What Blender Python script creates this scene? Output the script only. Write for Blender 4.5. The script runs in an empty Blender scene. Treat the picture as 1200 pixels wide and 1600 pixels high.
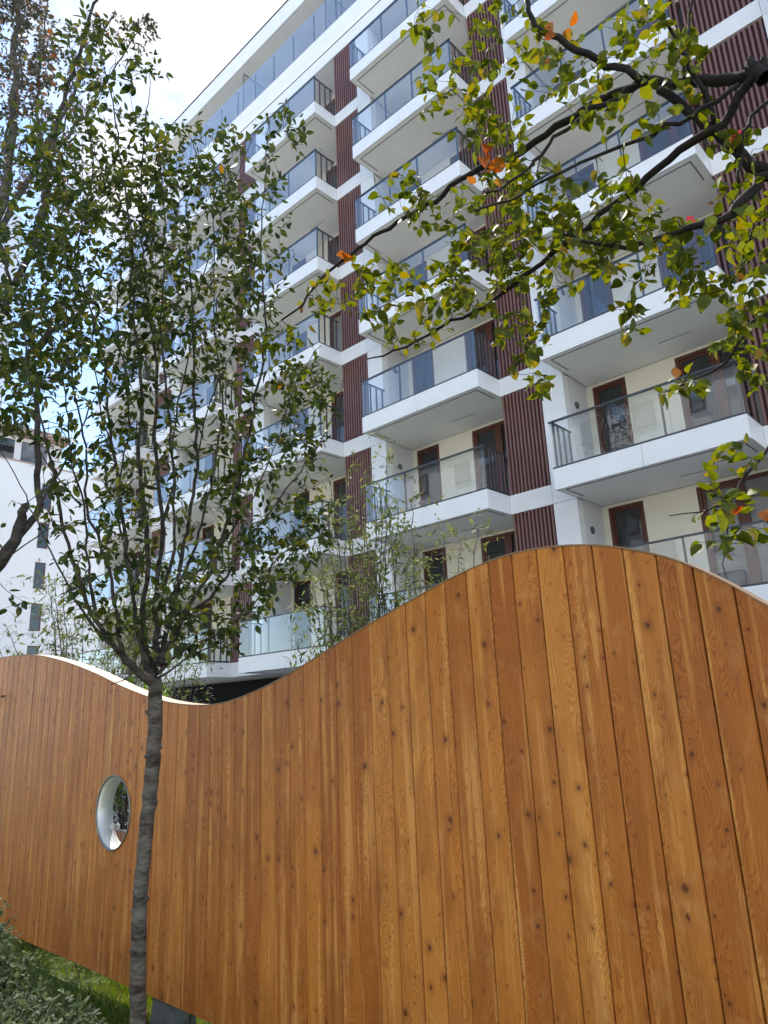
import bpy, math, random
import numpy as np
from mathutils import Vector, Matrix

random.seed(7)
RNG = np.random.default_rng(11)
S = bpy.context.scene
COL = S.collection

# ------------------------------------------------------------------ camera
UPV = np.array([-171., -3944., 1117.]); UPV /= np.linalg.norm(UPV)
LFT = np.array([-1240., 370., 1117.]); LFT -= UPV * (LFT @ UPV); LFT /= np.linalg.norm(LFT)
CR = np.array([-LFT, np.cross(UPV, -LFT), UPV])      # world = CR @ (right, down, forward)
CAMZ = 1.6
cam = bpy.data.objects.new('camera', bpy.data.cameras.new('camera')); COL.objects.link(cam)
r_, u_, b_ = CR @ [1, 0, 0], CR @ [0, -1, 0], CR @ [0, 0, -1]
cam.matrix_world = Matrix(((r_[0], u_[0], b_[0], 0), (r_[1], u_[1], b_[1], 0), (r_[2], u_[2], b_[2], CAMZ), (0, 0, 0, 1)))
cam.data.sensor_width = 36; cam.data.lens = 1117 / 1600 * 36
cam.data.clip_start = 0.05; cam.data.clip_end = 2000
S.camera = cam

# ------------------------------------------------------------------ sky, sun, exposure
SUN = Vector((-0.50, 0.27, 0.82)).normalized()
EL, AZ = math.asin(SUN.z), math.atan2(SUN.x, SUN.y)
S.view_settings.view_transform = 'Standard'; S.view_settings.look = 'None'
S.view_settings.gamma = 1; S.view_settings.exposure = 2.2
w = bpy.data.worlds.new("World"); S.world = w; w.use_nodes = True
nt = w.node_tree; nt.nodes.clear()
def N(t, typ, **k):
    n = t.nodes.new(typ)
    for a, v in k.items(): setattr(n, a, v)
    return n
out = N(nt, 'ShaderNodeOutputWorld'); bg = N(nt, 'ShaderNodeBackground'); bg.inputs[1].default_value = 0.08
sky = N(nt, 'ShaderNodeTexSky', sky_type='NISHITA'); sky.sun_disc = False
sky.sun_elevation = EL; sky.sun_rotation = AZ; sky.air_density = 1.0; sky.dust_density = 0.05; sky.ozone_density = 1.3
tc = N(nt, 'ShaderNodeTexCoord')
mp = N(nt, 'ShaderNodeMapping'); mp.inputs['Scale'].default_value = (1, 1, 1.7); mp.inputs['Location'].default_value = (3.1, 1.7, 0.4)
nz = N(nt, 'ShaderNodeTexNoise'); nz.inputs['Scale'].default_value = 2.3; nz.inputs['Detail'].default_value = 9; nz.inputs['Roughness'].default_value = 0.55; nz.inputs['Distortion'].default_value = 0.25
# clouds gather around one part of the sky
dt = N(nt, 'ShaderNodeVectorMath', operation='DOT_PRODUCT'); dt.inputs[1].default_value = Vector((-0.42, 0.44, 0.79)).normalized()
mr = N(nt, 'ShaderNodeMapRange'); mr.inputs[1].default_value = 0.80; mr.inputs[2].default_value = 1.0; mr.inputs[3].default_value = -0.20; mr.inputs[4].default_value = 0.20
ad = N(nt, 'ShaderNodeMath', operation='ADD')
cr = N(nt, 'ShaderNodeValToRGB'); cr.color_ramp.elements[0].position = 0.50; cr.color_ramp.elements[1].position = 0.62
nz2 = N(nt, 'ShaderNodeTexNoise'); nz2.inputs['Scale'].default_value = 5; nz2.inputs['Detail'].default_value = 6
cc = N(nt, 'ShaderNodeValToRGB'); cc.color_ramp.elements[0].color = (2.25, 2.4, 2.8, 1); cc.color_ramp.elements[1].color = (3.9, 3.9, 3.9, 1)
cc.color_ramp.elements[0].position = 0.35; cc.color_ramp.elements[1].position = 0.65
mx = N(nt, 'ShaderNodeMixRGB'); sks = N(nt, 'ShaderNodeVectorMath', operation='SCALE'); sks.inputs['Scale'].default_value = 0.90
L = nt.links.new
L(tc.outputs['Generated'], mp.inputs[0]); L(mp.outputs[0], nz.inputs[0]); L(tc.outputs['Generated'], dt.inputs[0])
L(mp.outputs[0], nz2.inputs[0]); L(dt.outputs['Value'], mr.inputs[0]); L(nz.outputs[0], ad.inputs[0]); L(mr.outputs[0], ad.inputs[1])
L(nz2.outputs[0], cc.inputs[0]); L(cr.outputs[0], mx.inputs[0]); L(sky.outputs[0], sks.inputs[0]); L(sks.outputs[0], mx.inputs[1])
# extra unseen clouds behind the camera, added and brightened to light the scene
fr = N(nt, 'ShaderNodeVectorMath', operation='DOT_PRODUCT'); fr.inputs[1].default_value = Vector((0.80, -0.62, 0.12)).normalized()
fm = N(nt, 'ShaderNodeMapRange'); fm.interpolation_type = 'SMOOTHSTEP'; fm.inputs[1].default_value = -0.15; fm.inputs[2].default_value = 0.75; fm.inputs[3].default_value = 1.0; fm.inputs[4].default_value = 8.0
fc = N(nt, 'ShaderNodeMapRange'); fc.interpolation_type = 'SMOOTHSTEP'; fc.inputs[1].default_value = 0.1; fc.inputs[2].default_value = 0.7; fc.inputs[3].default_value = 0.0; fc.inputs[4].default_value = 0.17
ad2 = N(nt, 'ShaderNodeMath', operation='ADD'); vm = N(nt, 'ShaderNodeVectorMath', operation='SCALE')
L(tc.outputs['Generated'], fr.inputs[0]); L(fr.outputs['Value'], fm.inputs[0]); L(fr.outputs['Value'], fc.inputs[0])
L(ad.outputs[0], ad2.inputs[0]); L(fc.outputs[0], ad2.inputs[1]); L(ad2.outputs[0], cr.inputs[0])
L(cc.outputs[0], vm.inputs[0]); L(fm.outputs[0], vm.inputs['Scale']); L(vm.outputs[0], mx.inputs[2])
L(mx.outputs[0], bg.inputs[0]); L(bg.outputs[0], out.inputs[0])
sl = bpy.data.lights.new('sun', 'SUN'); sl.energy = 2.1; sl.angle = math.radians(0.5); sl.color = (1, 0.94, 0.84)
so = bpy.data.objects.new('sun', sl); COL.objects.link(so); so.rotation_euler = (-SUN).to_track_quat('-Z', 'Y').to_euler()

# ------------------------------------------------------------------ helpers
def hd(px, py, dh):
    """the point whose horizontal distance from the camera position is dh, on the line of sight of a photo pixel"""
    r = CR @ np.array([px - 600., py - 800., 1117.])
    r = r * (dh / math.hypot(r[0], r[1])); r[2] += CAMZ
    return r

class MB:
    def __init__(s): s.v = []; s.f = []; s.mi = []
    def add(s, vs, fs, mi=0):
        o = len(s.v); s.v += [tuple(map(float, p)) for p in vs]; s.f += [tuple(i + o for i in f) for f in fs]; s.mi += [mi] * len(fs)
    def box(s, x0, x1, y0, y1, z0, z1, mi=0):
        s.add([(x0, y0, z0), (x1, y0, z0), (x1, y1, z0), (x0, y1, z0), (x0, y0, z1), (x1, y0, z1), (x1, y1, z1), (x0, y1, z1)],
              [(0, 3, 2, 1), (4, 5, 6, 7), (0, 1, 5, 4), (1, 2, 6, 5), (2, 3, 7, 6), (3, 0, 4, 7)], mi)
    def build(s, name, mats, parent=None, smooth=False, attr=None):
        me = bpy.data.meshes.new(name); me.from_pydata(s.v, [], s.f)
        if not isinstance(mats, (list, tuple)): mats = [mats]
        for m in mats: me.materials.append(m)
        if len(mats) > 1: me.polygons.foreach_set('material_index', s.mi)
        if smooth: me.polygons.foreach_set('use_smooth', [True] * len(s.f))
        me.update()
        o = bpy.data.objects.new(name, me); COL.objects.link(o)
        if parent: o.parent = parent
        return o
def tag(o, label=None, cat=None, group=None, kind=None):
    if label: o['label'] = label
    if cat: o['category'] = cat
    if group: o['group'] = group
    if kind: o['kind'] = kind
    return o
def empty(name, loc, label, cat, group=None):
    o = bpy.data.objects.new(name, None); COL.objects.link(o); o.location = loc; o.empty_display_size = .2
    bpy.context.view_layer.update()
    return tag(o, label, cat, group)
def child(o, parent):
    """parent a mesh whose vertices are in world coordinates"""
    o.parent = parent; o.matrix_parent_inverse = Matrix.Translation(parent.location).inverted(); return o
def copy_tree(o, parent=None, off=(0, 0, 0)):
    c = o.copy(); COL.objects.link(c)
    if parent: c.parent = parent
    for ch in o.children: copy_tree(ch, c)
    if off != (0, 0, 0): c.location = Vector(o.location) + Vector(off)
    return c

# ------------------------------------------------------------------ materials
def mat(name, col, rough=0.6, metal=0.0, bump=0, bscale=40, var=0.0, vscale=3, spec=0.5):
    m = bpy.data.materials.new(name); m.use_nodes = True; t = m.node_tree; b = t.nodes['Principled BSDF']
    b.inputs['Base Color'].default_value = (*col, 1); b.inputs['Roughness'].default_value = rough
    b.inputs['Metallic'].default_value = metal; b.inputs['Specular IOR Level'].default_value = spec
    tcn = N(t, 'ShaderNodeTexCoord')
    if var:
        n = N(t, 'ShaderNodeTexNoise'); n.inputs['Scale'].default_value = vscale; n.inputs['Detail'].default_value = 6; n.inputs['Roughness'].default_value = .65
        r = N(t, 'ShaderNodeValToRGB'); r.color_ramp.elements[0].position = .3; r.color_ramp.elements[1].position = .7
        r.color_ramp.elements[0].color = (*[c * (1 - var) for c in col], 1); r.color_ramp.elements[1].color = (*[min(1, c * (1 + var * .6)) for c in col], 1)
        t.links.new(tcn.outputs['Object'], n.inputs[0]); t.links.new(n.outputs[0], r.inputs[0]); t.links.new(r.outputs[0], b.inputs['Base Color'])
    if bump:
        n = N(t, 'ShaderNodeTexNoise'); n.inputs['Scale'].default_value = bscale; n.inputs['Detail'].default_value = 5
        bn = N(t, 'ShaderNodeBump'); bn.inputs['Strength'].default_value = bump; bn.inputs['Distance'].default_value = .01
        t.links.new(tcn.outputs['Object'], n.inputs[0]); t.links.new(n.outputs[0], bn.inputs['Height']); t.links.new(bn.outputs[0], b.inputs['Normal'])
    return m
M_WHITE = mat('white_panel', (.73, .73, .725), .38, var=.05, vscale=1.3)
M_STUCCO = mat('cream_render', (.78, .73, .61), .85, bump=.15, bscale=120, var=.04)
M_SOFFIT = mat('soffit_render', (.80, .785, .75), .8, bump=.1, bscale=90, var=.05, vscale=1)
M_LOUV = mat('louvre_brown', (.165, .078, .066), .42, var=.18, vscale=2)
M_LOUVB = mat('louvre_backing', (.07, .024, .02), .7)
M_FRAME = mat('railing_grey', (.055, .06, .068), .4, metal=.3)
M_WOODF = mat('window_frame_brown', (.100, .030, .019), .4, var=.15, vscale=5)
M_DARK = mat('dark_cladding', (.012, .012, .014), .9, spec=.1)
M_GAP = mat('joint_shadow', (.12, .12, .13), .9)
M_PLAST = mat('white_wall_render', (.60, .60, .60), .85, bump=.1, bscale=60, var=.04, vscale=.3)
M_CONC = mat('concrete', (.10, .10, .095), .85, bump=.4, bscale=40, var=.25, vscale=9)
M_PLANTER = mat('planter_white', (.62, .66, .72), .6, var=.06)

def glass_thin(name, tint, refl, rough=0.0):
    m = bpy.data.materials.new(name); m.use_nodes = True; t = m.node_tree; t.nodes.clear()
    o = N(t, 'ShaderNodeOutputMaterial'); mixs = N(t, 'ShaderNodeMixShader'); tr = N(t, 'ShaderNodeBsdfTransparent'); gl = N(t, 'ShaderNodeBsdfGlossy')
    tr.inputs[0].default_value = (*tint, 1); gl.inputs['Roughness'].default_value = rough
    ge = N(t, 'ShaderNodeNewGeometry'); dp = N(t, 'ShaderNodeVectorMath', operation='DOT_PRODUCT'); ab = N(t, 'ShaderNodeMath', operation='ABSOLUTE')
    iv = N(t, 'ShaderNodeMath', operation='SUBTRACT'); iv.inputs[0].default_value = 1; pw = N(t, 'ShaderNodeMath', operation='POWER'); pw.inputs[1].default_value = 4.2
    lw = N(t, 'ShaderNodeMath', operation='MULTIPLY_ADD'); lw.inputs[1].default_value = .95; lw.inputs[2].default_value = .045
    t.links.new(ge.outputs['Incoming'], dp.inputs[0]); t.links.new(ge.outputs['Normal'], dp.inputs[1]); t.links.new(dp.outputs['Value'], ab.inputs[0]); t.links.new(ab.outputs[0], iv.inputs[1]); t.links.new(iv.outputs[0], pw.inputs[0]); t.links.new(pw.outputs[0], lw.inputs[0])
    mu = N(t, 'ShaderNodeMath', operation='MULTIPLY'); mu.inputs[1].default_value = refl; mu.use_clamp = True
    tcn = N(t, 'ShaderNodeTexCoord'); n = N(t, 'ShaderNodeTexNoise'); n.inputs['Scale'].default_value = .9; bn = N(t, 'ShaderNodeBump'); bn.inputs['Strength'].default_value = .035; bn.inputs['Distance'].default_value = .02
    l = t.links.new
    l(tcn.outputs['Object'], n.inputs[0]); l(n.outputs[0], bn.inputs['Height']); l(bn.outputs[0], gl.inputs['Normal'])
    l(lw.outputs[0], mu.inputs[0]); l(mu.outputs[0], mixs.inputs[0]); l(tr.outputs[0], mixs.inputs[1]); l(gl.outputs[0], mixs.inputs[2]); l(mixs.outputs[0], o.inputs[0])
    return m
M_GLASS = glass_thin('balcony_glass', (.95, .97, .98), 1.9)
def pane_mat(name, col, refl=1.6):
    m = bpy.data.materials.new(name); m.use_nodes = True; t = m.node_tree; b = t.nodes['Principled BSDF']
    b.inputs['Base Color'].default_value = (*col, 1); b.inputs['Roughness'].default_value = .02; b.inputs['IOR'].default_value = refl
    tcn = N(t, 'ShaderNodeTexCoord'); n = N(t, 'ShaderNodeTexNoise'); n.inputs['Scale'].default_value = 1.1; bn = N(t, 'ShaderNodeBump'); bn.inputs['Strength'].default_value = .05; bn.inputs['Distance'].default_value = .02
    t.links.new(tcn.outputs['Object'], n.inputs[0]); t.links.new(n.outputs[0], bn.inputs['Height']); t.links.new(bn.outputs[0], b.inputs['Normal'])
    return m
M_PANE = pane_mat('window_glass', (.022, .026, .028), 1.7)
M_PANE2 = pane_mat('window_glass_curtained', (.20, .20, .19), 1.6)

def leaf_mat(name, c1, c2, c3, trans=.45, rough=.45):
    m = bpy.data.materials.new(name); m.use_nodes = True; t = m.node_tree; t.nodes.clear(); l = t.links.new
    o = N(t, 'ShaderNodeOutputMaterial'); g = N(t, 'ShaderNodeNewGeometry')
    r = N(t, 'ShaderNodeValToRGB'); r.color_ramp.elements[0].color = (*c1, 1); r.color_ramp.elements[1].color = (*c2, 1); r.color_ramp.elements[1].position = .8
    e = r.color_ramp.elements.new(.97); e.color = (*c3, 1)
    tcn = N(t, 'ShaderNodeTexCoord'); nn_ = N(t, 'ShaderNodeTexNoise'); nn_.inputs['Scale'].default_value = 45; nn_.inputs['Detail'].default_value = 3
    mm = N(t, 'ShaderNodeMapRange'); mm.inputs[1].default_value = .3; mm.inputs[2].default_value = .7; mm.inputs[3].default_value = -.18; mm.inputs[4].default_value = .18
    sm = N(t, 'ShaderNodeMath', operation='ADD'); sm.use_clamp = True
    l(tcn.outputs['Object'], nn_.inputs[0]); l(nn_.outputs[0], mm.inputs[0]); l(mm.outputs[0], sm.inputs[0]); l(g.outputs['Random Per Island'], sm.inputs[1]); l(sm.outputs[0], r.inputs[0])
    p = N(t, 'ShaderNodeBsdfPrincipled'); p.inputs['Roughness'].default_value = rough; p.inputs['Specular IOR Level'].default_value = .22
    tr = N(t, 'ShaderNodeBsdfTranslucent'); ms = N(t, 'ShaderNodeMixShader'); ms.inputs[0].default_value = trans
    hs = N(t, 'ShaderNodeHueSaturation'); hs.inputs['Hue'].default_value = .475; hs.inputs['Saturation'].default_value = 1.15; hs.inputs['Value'].default_value = 1.75
    l(r.outputs[0], p.inputs['Base Color']); l(r.outputs[0], hs.inputs['Color']); l(hs.outputs[0], tr.inputs[0])
    l(p.outputs[0], ms.inputs[1]); l(tr.outputs[0], ms.inputs[2]); l(ms.outputs[0], o.inputs[0])
    return m
M_LEAF_Y = leaf_mat('leaf_apple', (.045, .066, .009), (.105, .128, .016), (.17, .15, .02), .38, .55)
M_LEAF_O = leaf_mat('leaf_orange', (.30, .085, .015), (.34, .14, .02), (.24, .17, .03), .30)
M_LEAF_D = leaf_mat('leaf_dark', (.016, .030, .008), (.042, .064, .014), (.09, .09, .02), .30, .6)
M_LEAF_S = leaf_mat('leaf_small', (.040, .045, .030), (.085, .085, .055), (.16, .07, .02), .30)
M_LEAF_W = leaf_mat('leaf_willow', (.048, .072, .024), (.105, .135, .048), (.15, .15, .06), .35, .7)
M_LEAF_B = leaf_mat('leaf_shrub', (.028, .050, .020), (.070, .100, .045), (.11, .13, .06), .25, .65)
M_GRASS = leaf_mat('grass_blade', (.05, .095, .011), (.10, .155, .02), (.22, .19, .06), .38)
M_HEDGE = leaf_mat('leaf_hedge', (.06, .14, .02), (.15, .27, .04), (.22, .32, .07), .35)
def bark(name, c1, c2, sc=30, b=.6):
    m = bpy.data.materials.new(name); m.use_nodes = True; t = m.node_tree; l = t.links.new; p = t.nodes['Principled BSDF']; p.inputs['Roughness'].default_value = .85; p.inputs['Specular IOR Level'].default_value = .25
    tcn = N(t, 'ShaderNodeTexCoord'); mpn = N(t, 'ShaderNodeMapping'); mpn.inputs['Scale'].default_value = (1, 1, 3.2)
    n = N(t, 'ShaderNodeTexNoise'); n.inputs['Scale'].default_value = sc; n.inputs['Detail'].default_value = 8; n.inputs['Roughness'].default_value = .7
    n2 = N(t, 'ShaderNodeTexNoise'); n2.inputs['Scale'].default_value = sc * .22; n2.inputs['Detail'].default_value = 4
    a = N(t, 'ShaderNodeMath', operation='ADD'); h = N(t, 'ShaderNodeMath', operation='MULTIPLY'); h.inputs[1].default_value = .5
    r = N(t, 'ShaderNodeValToRGB'); r.color_ramp.elements[0].position = .40; r.color_ramp.elements[1].position = .62
    r.color_ramp.elements[0].color = (*c1, 1); r.color_ramp.elements[1].color = (*c2, 1)
    bn = N(t, 'ShaderNodeBump'); bn.inputs['Strength'].default_value = b; bn.inputs['Distance'].default_value = .006
    l(tcn.outputs['Object'], mpn.inputs[0]); l(mpn.outputs[0], n.inputs[0]); l(mpn.outputs[0], n2.inputs[0]); l(n.outputs[0], a.inputs[0]); l(n2.outputs[0], a.inputs[1]); l(a.outputs[0], h.inputs[0])
    l(h.outputs[0], r.inputs[0]); l(r.outputs[0], p.inputs['Base Color']); l(n.outputs[0], bn.inputs['Height']); l(bn.outputs[0], p.inputs['Normal'])
    return m
M_BARK_T = bark('bark_young', (.030, .023, .018), (.17, .145, .12), 22, .7)
M_BARK_D = bark('bark_dark', (.007, .005, .005), (.026, .021, .018), 40)
M_BARK_L = bark('bark_grey', (.035, .028, .023), (.15, .14, .12), 26)
M_BARK_M = bark('bark_stems', (.012, .009, .007), (.085, .070, .058), 30)
M_STEEL = mat('steel_liner', (.74, .73, .70), .38, metal=.45, var=.1, vscale=12)
M_STEELF = mat('steel_flange', (.22, .22, .21), .45, metal=.7)
M_WIRE = mat('wire', (.05, .05, .05), .5, metal=.5)
M_LEAF_A = leaf_mat('leaf_yellowing', (.16, .10, .012), (.26, .17, .02), (.30, .13, .02), .35)
M_RIB = mat('red_ribbon', (.62, .02, .05), .4)
M_CAPW = mat('fence_cap_timber', (.27, .16, .09), .6, var=.12, vscale=14)

# larch boards: rings of a log cut lengthwise, knots, per-board tone
def larch():
    m = bpy.data.materials.new('larch_boards'); m.use_nodes = True; t = m.node_tree; l = t.links.new; P = t.nodes['Principled BSDF']
    def math_(op, a, b=None, c=None, clamp=False):
        n = N(t, 'ShaderNodeMath', operation=op); n.use_clamp = clamp
        for i, v in enumerate((a, b, c)):
            if v is None: continue
            if isinstance(v, (int, float)): n.inputs[i].default_value = v
            else: l(v, n.inputs[i])
        return n.outputs[0]
    def rng(v, a, b, c=0., d=1., smooth=True):
        n = N(t, 'ShaderNodeMapRange'); n.interpolation_type = 'SMOOTHSTEP' if smooth else 'LINEAR'
        l(v, n.inputs[0])
        for i, q in enumerate((a, b, c, d)):
            if isinstance(q, (int, float)): n.inputs[i + 1].default_value = q
            else: l(q, n.inputs[i + 1])
        return n.outputs[0]
    def comb(x, y, z):
        n = N(t, 'ShaderNodeCombineXYZ')
        for i, v in enumerate((x, y, z)):
            if isinstance(v, (int, float)): n.inputs[i].default_value = v
            else: l(v, n.inputs[i])
        return n.outputs[0]
    def noise(vec, sc, det=4, ro=.5, dist=0):
        n = N(t, 'ShaderNodeTexNoise'); n.inputs['Scale'].default_value = sc; n.inputs['Detail'].default_value = det; n.inputs['Roughness'].default_value = ro; n.inputs['Distortion'].default_value = dist
        l(vec, n.inputs[0]); return n.outputs[0]
    def mixc(fac, a, b, mode='MIX'):
        n = N(t, 'ShaderNodeMixRGB', blend_type=mode)
        for i, v in enumerate((fac, a, b)):
            if isinstance(v, (int, float)): n.inputs[i].default_value = v
            elif isinstance(v, tuple): n.inputs[i].default_value = (*v, 1)
            else: l(v, n.inputs[i])
        return n.outputs[0]
    at = N(t, 'ShaderNodeAttribute', attribute_name='board'); sp = N(t, 'ShaderNodeSeparateXYZ'); l(at.outputs['Vector'], sp.inputs[0])
    u, r1, r2 = sp.outputs
    g = N(t, 'ShaderNodeNewGeometry'); sz = N(t, 'ShaderNodeSeparateXYZ'); l(g.outputs['Position'], sz.inputs[0]); z = sz.outputs[2]
    zo = math_('ADD', z, math_('MULTIPLY', r1, 61.))
    # knots
    A, B = 13.5, 7.5
    wob = noise(comb(math_('MULTIPLY', u, 60.), math_('MULTIPLY', r2, 30.), math_('MULTIPLY', zo, 50.)), 1., 2)
    kx = math_('ADD', math_('MULTIPLY', u, A), math_('MULTIPLY', r2, 40.)); kz = math_('MULTIPLY', zo, B)
    vo = N(t, 'ShaderNodeTexVoronoi', voronoi_dimensions='2D'); vo.inputs['Scale'].default_value = 1; vo.inputs['Randomness'].default_value = 1; l(comb(kx, kz, 0.), vo.inputs['Vector'])
    vp = N(t, 'ShaderNodeSeparateXYZ'); l(vo.outputs['Position'], vp.inputs[0]); vc = N(t, 'ShaderNodeSeparateColor'); l(vo.outputs['Color'], vc.inputs[0])
    dx = math_('DIVIDE', math_('SUBTRACT', kx, vp.outputs[0]), A); dz = math_('DIVIDE', math_('SUBTRACT', kz, vp.outputs[1]), B)
    dk = math_('SQRT', math_('ADD', math_('MULTIPLY', dx, dx), math_('MULTIPLY', math_('MULTIPLY', dz, dz), .7)))
    dk = math_('ADD', dk, math_('MULTIPLY', math_('SUBTRACT', wob, .5), .004))
    kr = math_('ADD', math_('MULTIPLY', math_('POWER', vc.outputs[0], 7.), .011), .0013)
    knot = rng(dk, math_('MULTIPLY', kr, 1.25), math_('MULTIPLY', kr, .6))
    halo = rng(dk, math_('ADD', math_('MULTIPLY', kr, 3.2), .006), kr)
    halo2 = rng(dk, math_('ADD', math_('MULTIPLY', kr, 6.), .02), 0.)
    # log rings
    nlo = noise(comb(math_('MULTIPLY', u, 5.), math_('MULTIPLY', r2, 17.), math_('MULTIPLY', zo, 1.5)), 1., 3, .55)
    nmi = noise(comb(math_('MULTIPLY', u, 20.), math_('MULTIPLY', r2, 17.), math_('MULTIPLY', zo, 3.6)), 1., 3, .5)
    ux = math_('SUBTRACT', u, math_('MULTIPLY', math_('SUBTRACT', r1, .5), .13))
    yy = math_('ADD', .004, math_('MULTIPLY', math_('ABSOLUTE', math_('SUBTRACT', nlo, .46)), .33))
    yy = math_('ADD', yy, math_('MULTIPLY', halo2, .007))
    rr = math_('SQRT', math_('ADD', math_('MULTIPLY', ux, ux), math_('MULTIPLY', yy, yy)))
    rr = math_('ADD', rr, math_('MULTIPLY', nmi, .012))
    ph = math_('FRACT', math_('MULTIPLY', rr, 150.))
    ring = math_('POWER', ph, 2.6)
    ring = math_('MULTIPLY', ring, rng(ph, .93, 1., 1., 0.))
    # fine fibre
    fib = noise(comb(math_('MULTIPLY', u, 420.), math_('MULTIPLY', r1, 90.), math_('MULTIPLY', zo, 7.)), 1., 3, .6)
    strk = noise(comb(math_('MULTIPLY', u, 26.), math_('MULTIPLY', r1, 50.), math_('MULTIPLY', zo, .9)), 1., 3, .5)
    blot = noise(comb(math_('MULTIPLY', u, 11.), math_('MULTIPLY', r1, 50.), math_('MULTIPLY', zo, 2.6)), 1., 4, .6)
    pale_band = noise(comb(math_('MULTIPLY', u, 14.), math_('MULTIPLY', r2, 70.), math_('MULTIPLY', zo, 9.)), 1., 3, .6, .6)  # noise bands that turn the board colour slightly paler
    cA = mixc(r1, (.45, .138, .018), (.60, .218, .034))
    cA = mixc(math_('MULTIPLY', rng(r2, .55, .85), .5), cA, (.36, .100, .015))
    cA = mixc(math_('MULTIPLY', rng(r2, .22, .0), .32), cA, (.80, .36, .075))
    cA = mixc(math_('MULTIPLY', rng(strk, .50, .66), .60), cA, (.82, .41, .11))
    cA = mixc(math_('MULTIPLY', rng(blot, .58, .34), .55), cA, (.33, .100, .016))
    cB = mixc(1., cA, (.52, .34, .22), 'MULTIPLY')
    c = mixc(math_('MULTIPLY', ring, .85), cA, cB)
    c = mixc(math_('MULTIPLY', rng(fib, .40, .62), .38), c, mixc(1., c, (.62, .55, .45), 'MULTIPLY'))
    c = mixc(math_('MULTIPLY', rng(pale_band, .55, .70), .13), c, (.74, .42, .16))
    c = mixc(math_('MULTIPLY', halo, .45), c, (.24, .065, .012))
    c = mixc(math_('MULTIPLY', knot, .8), c, (.085, .022, .006))
    edge = rng(math_('ABSOLUTE', u), .052, .0595)
    c = mixc(math_('MULTIPLY', edge, .30), c, (.22, .075, .018))
    l(c, P.inputs['Base Color'])
    P.inputs['Roughness'].default_value = .5; P.inputs['Specular IOR Level'].default_value = .35
    hgt = math_('SUBTRACT', math_('MULTIPLY', fib, .25), math_('MULTIPLY', ring, .25)); hgt = math_('SUBTRACT', hgt, math_('MULTIPLY', knot, .5))
    bn = N(t, 'ShaderNodeBump'); bn.inputs['Strength'].default_value = .35; bn.inputs['Distance'].default_value = .0012
    l(hgt, bn.inputs['Height']); l(bn.outputs[0], P.inputs['Normal'])
    return m
M_LARCH = larch()

def ground_mat(name, c1, c2, c3, sc=1.2):
    m = bpy.data.materials.new(name); m.use_nodes = True; t = m.node_tree; l = t.links.new; p = t.nodes['Principled BSDF']; p.inputs['Roughness'].default_value = .95
    tcn = N(t, 'ShaderNodeTexCoord'); n = N(t, 'ShaderNodeTexNoise'); n.inputs['Scale'].default_value = sc; n.inputs['Detail'].default_value = 10; n.inputs['Roughness'].default_value = .7
    r = N(t, 'ShaderNodeValToRGB'); r.color_ramp.elements[0].position = .35; r.color_ramp.elements[0].color = (*c1, 1); r.color_ramp.elements[1].position = .65; r.color_ramp.elements[1].color = (*c3, 1)
    e = r.color_ramp.elements.new(.5); e.color = (*c2, 1)
    n2 = N(t, 'ShaderNodeTexNoise'); n2.inputs['Scale'].default_value = 60; bn = N(t, 'ShaderNodeBump'); bn.inputs['Strength'].default_value = .8; bn.inputs['Distance'].default_value = .02
    l(tcn.outputs['Object'], n.inputs[0]); l(n.outputs[0], r.inputs[0]); l(r.outputs[0], p.inputs['Base Color']); l(tcn.outputs['Object'], n2.inputs[0]); l(n2.outputs[0], bn.inputs['Height']); l(bn.outputs[0], p.inputs['Normal'])
    return m
M_LAWN = ground_mat('lawn_soil', (.035, .055, .012), (.06, .09, .018), (.09, .12, .03))
M_GROUND = ground_mat('ground_paving', (.38, .375, .36), (.43, .425, .41), (.48, .47, .45), .4)

# ------------------------------------------------------------------ setting: ground
b = MB(); b.add([(-400, -400, -.1), (400, -400, -.1), (400, 400, -.1), (-400, 400, -.1)], [(0, 1, 2, 3)])
tag(b.build('ground', M_GROUND), kind='structure')
b = MB(); b.add([(-26, -6, -.08), (8, -6, -.08), (8, 9, -.08), (-26, 9, -.08)], [(0, 1, 2, 3)])
tag(b.build('lawn', M_LAWN), kind='structure')

# ------------------------------------------------------------------ apartment building
YF, YW, YB = 12.9, 13.8, 14.95     # balcony front, wall face, loggia back wall
BAYS = [(-3.2 - 5.54 * m - 3.85, -3.2 - 5.54 * m) for m in range(5)]       # left and right edge of every balcony stack
BAYS = [(-1.15, 2.7)] + BAYS
LEV = [2.96 + 2.99 * k for k in range(7)]
FH = .45
XL, XR = BAYS[-1][0] - .55, 3.3
root = empty('apartment_building', (-13, 13.8, 0), 'large white apartment block with stacked glazed balconies and brown louvre strips', 'building')
inv = Matrix.Translation(root.location).inverted()
def bpart(mb, name, m, parent=root, smooth=False):
    o = mb.build(name, m, parent, smooth)
    if parent is root: o.matrix_parent_inverse = inv
    return o

# gaps between the balcony stacks (louvre strip + white pier)
strips = []
for i, (xl, xr) in enumerate(BAYS):
    if i == 0: strips.append((xr, xr + .1, XR)); continue
    nl = BAYS[i - 1][0]; strips.append((xr, nl - .58, nl))
strips.append((XL, XL, BAYS[-1][0]))
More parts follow.
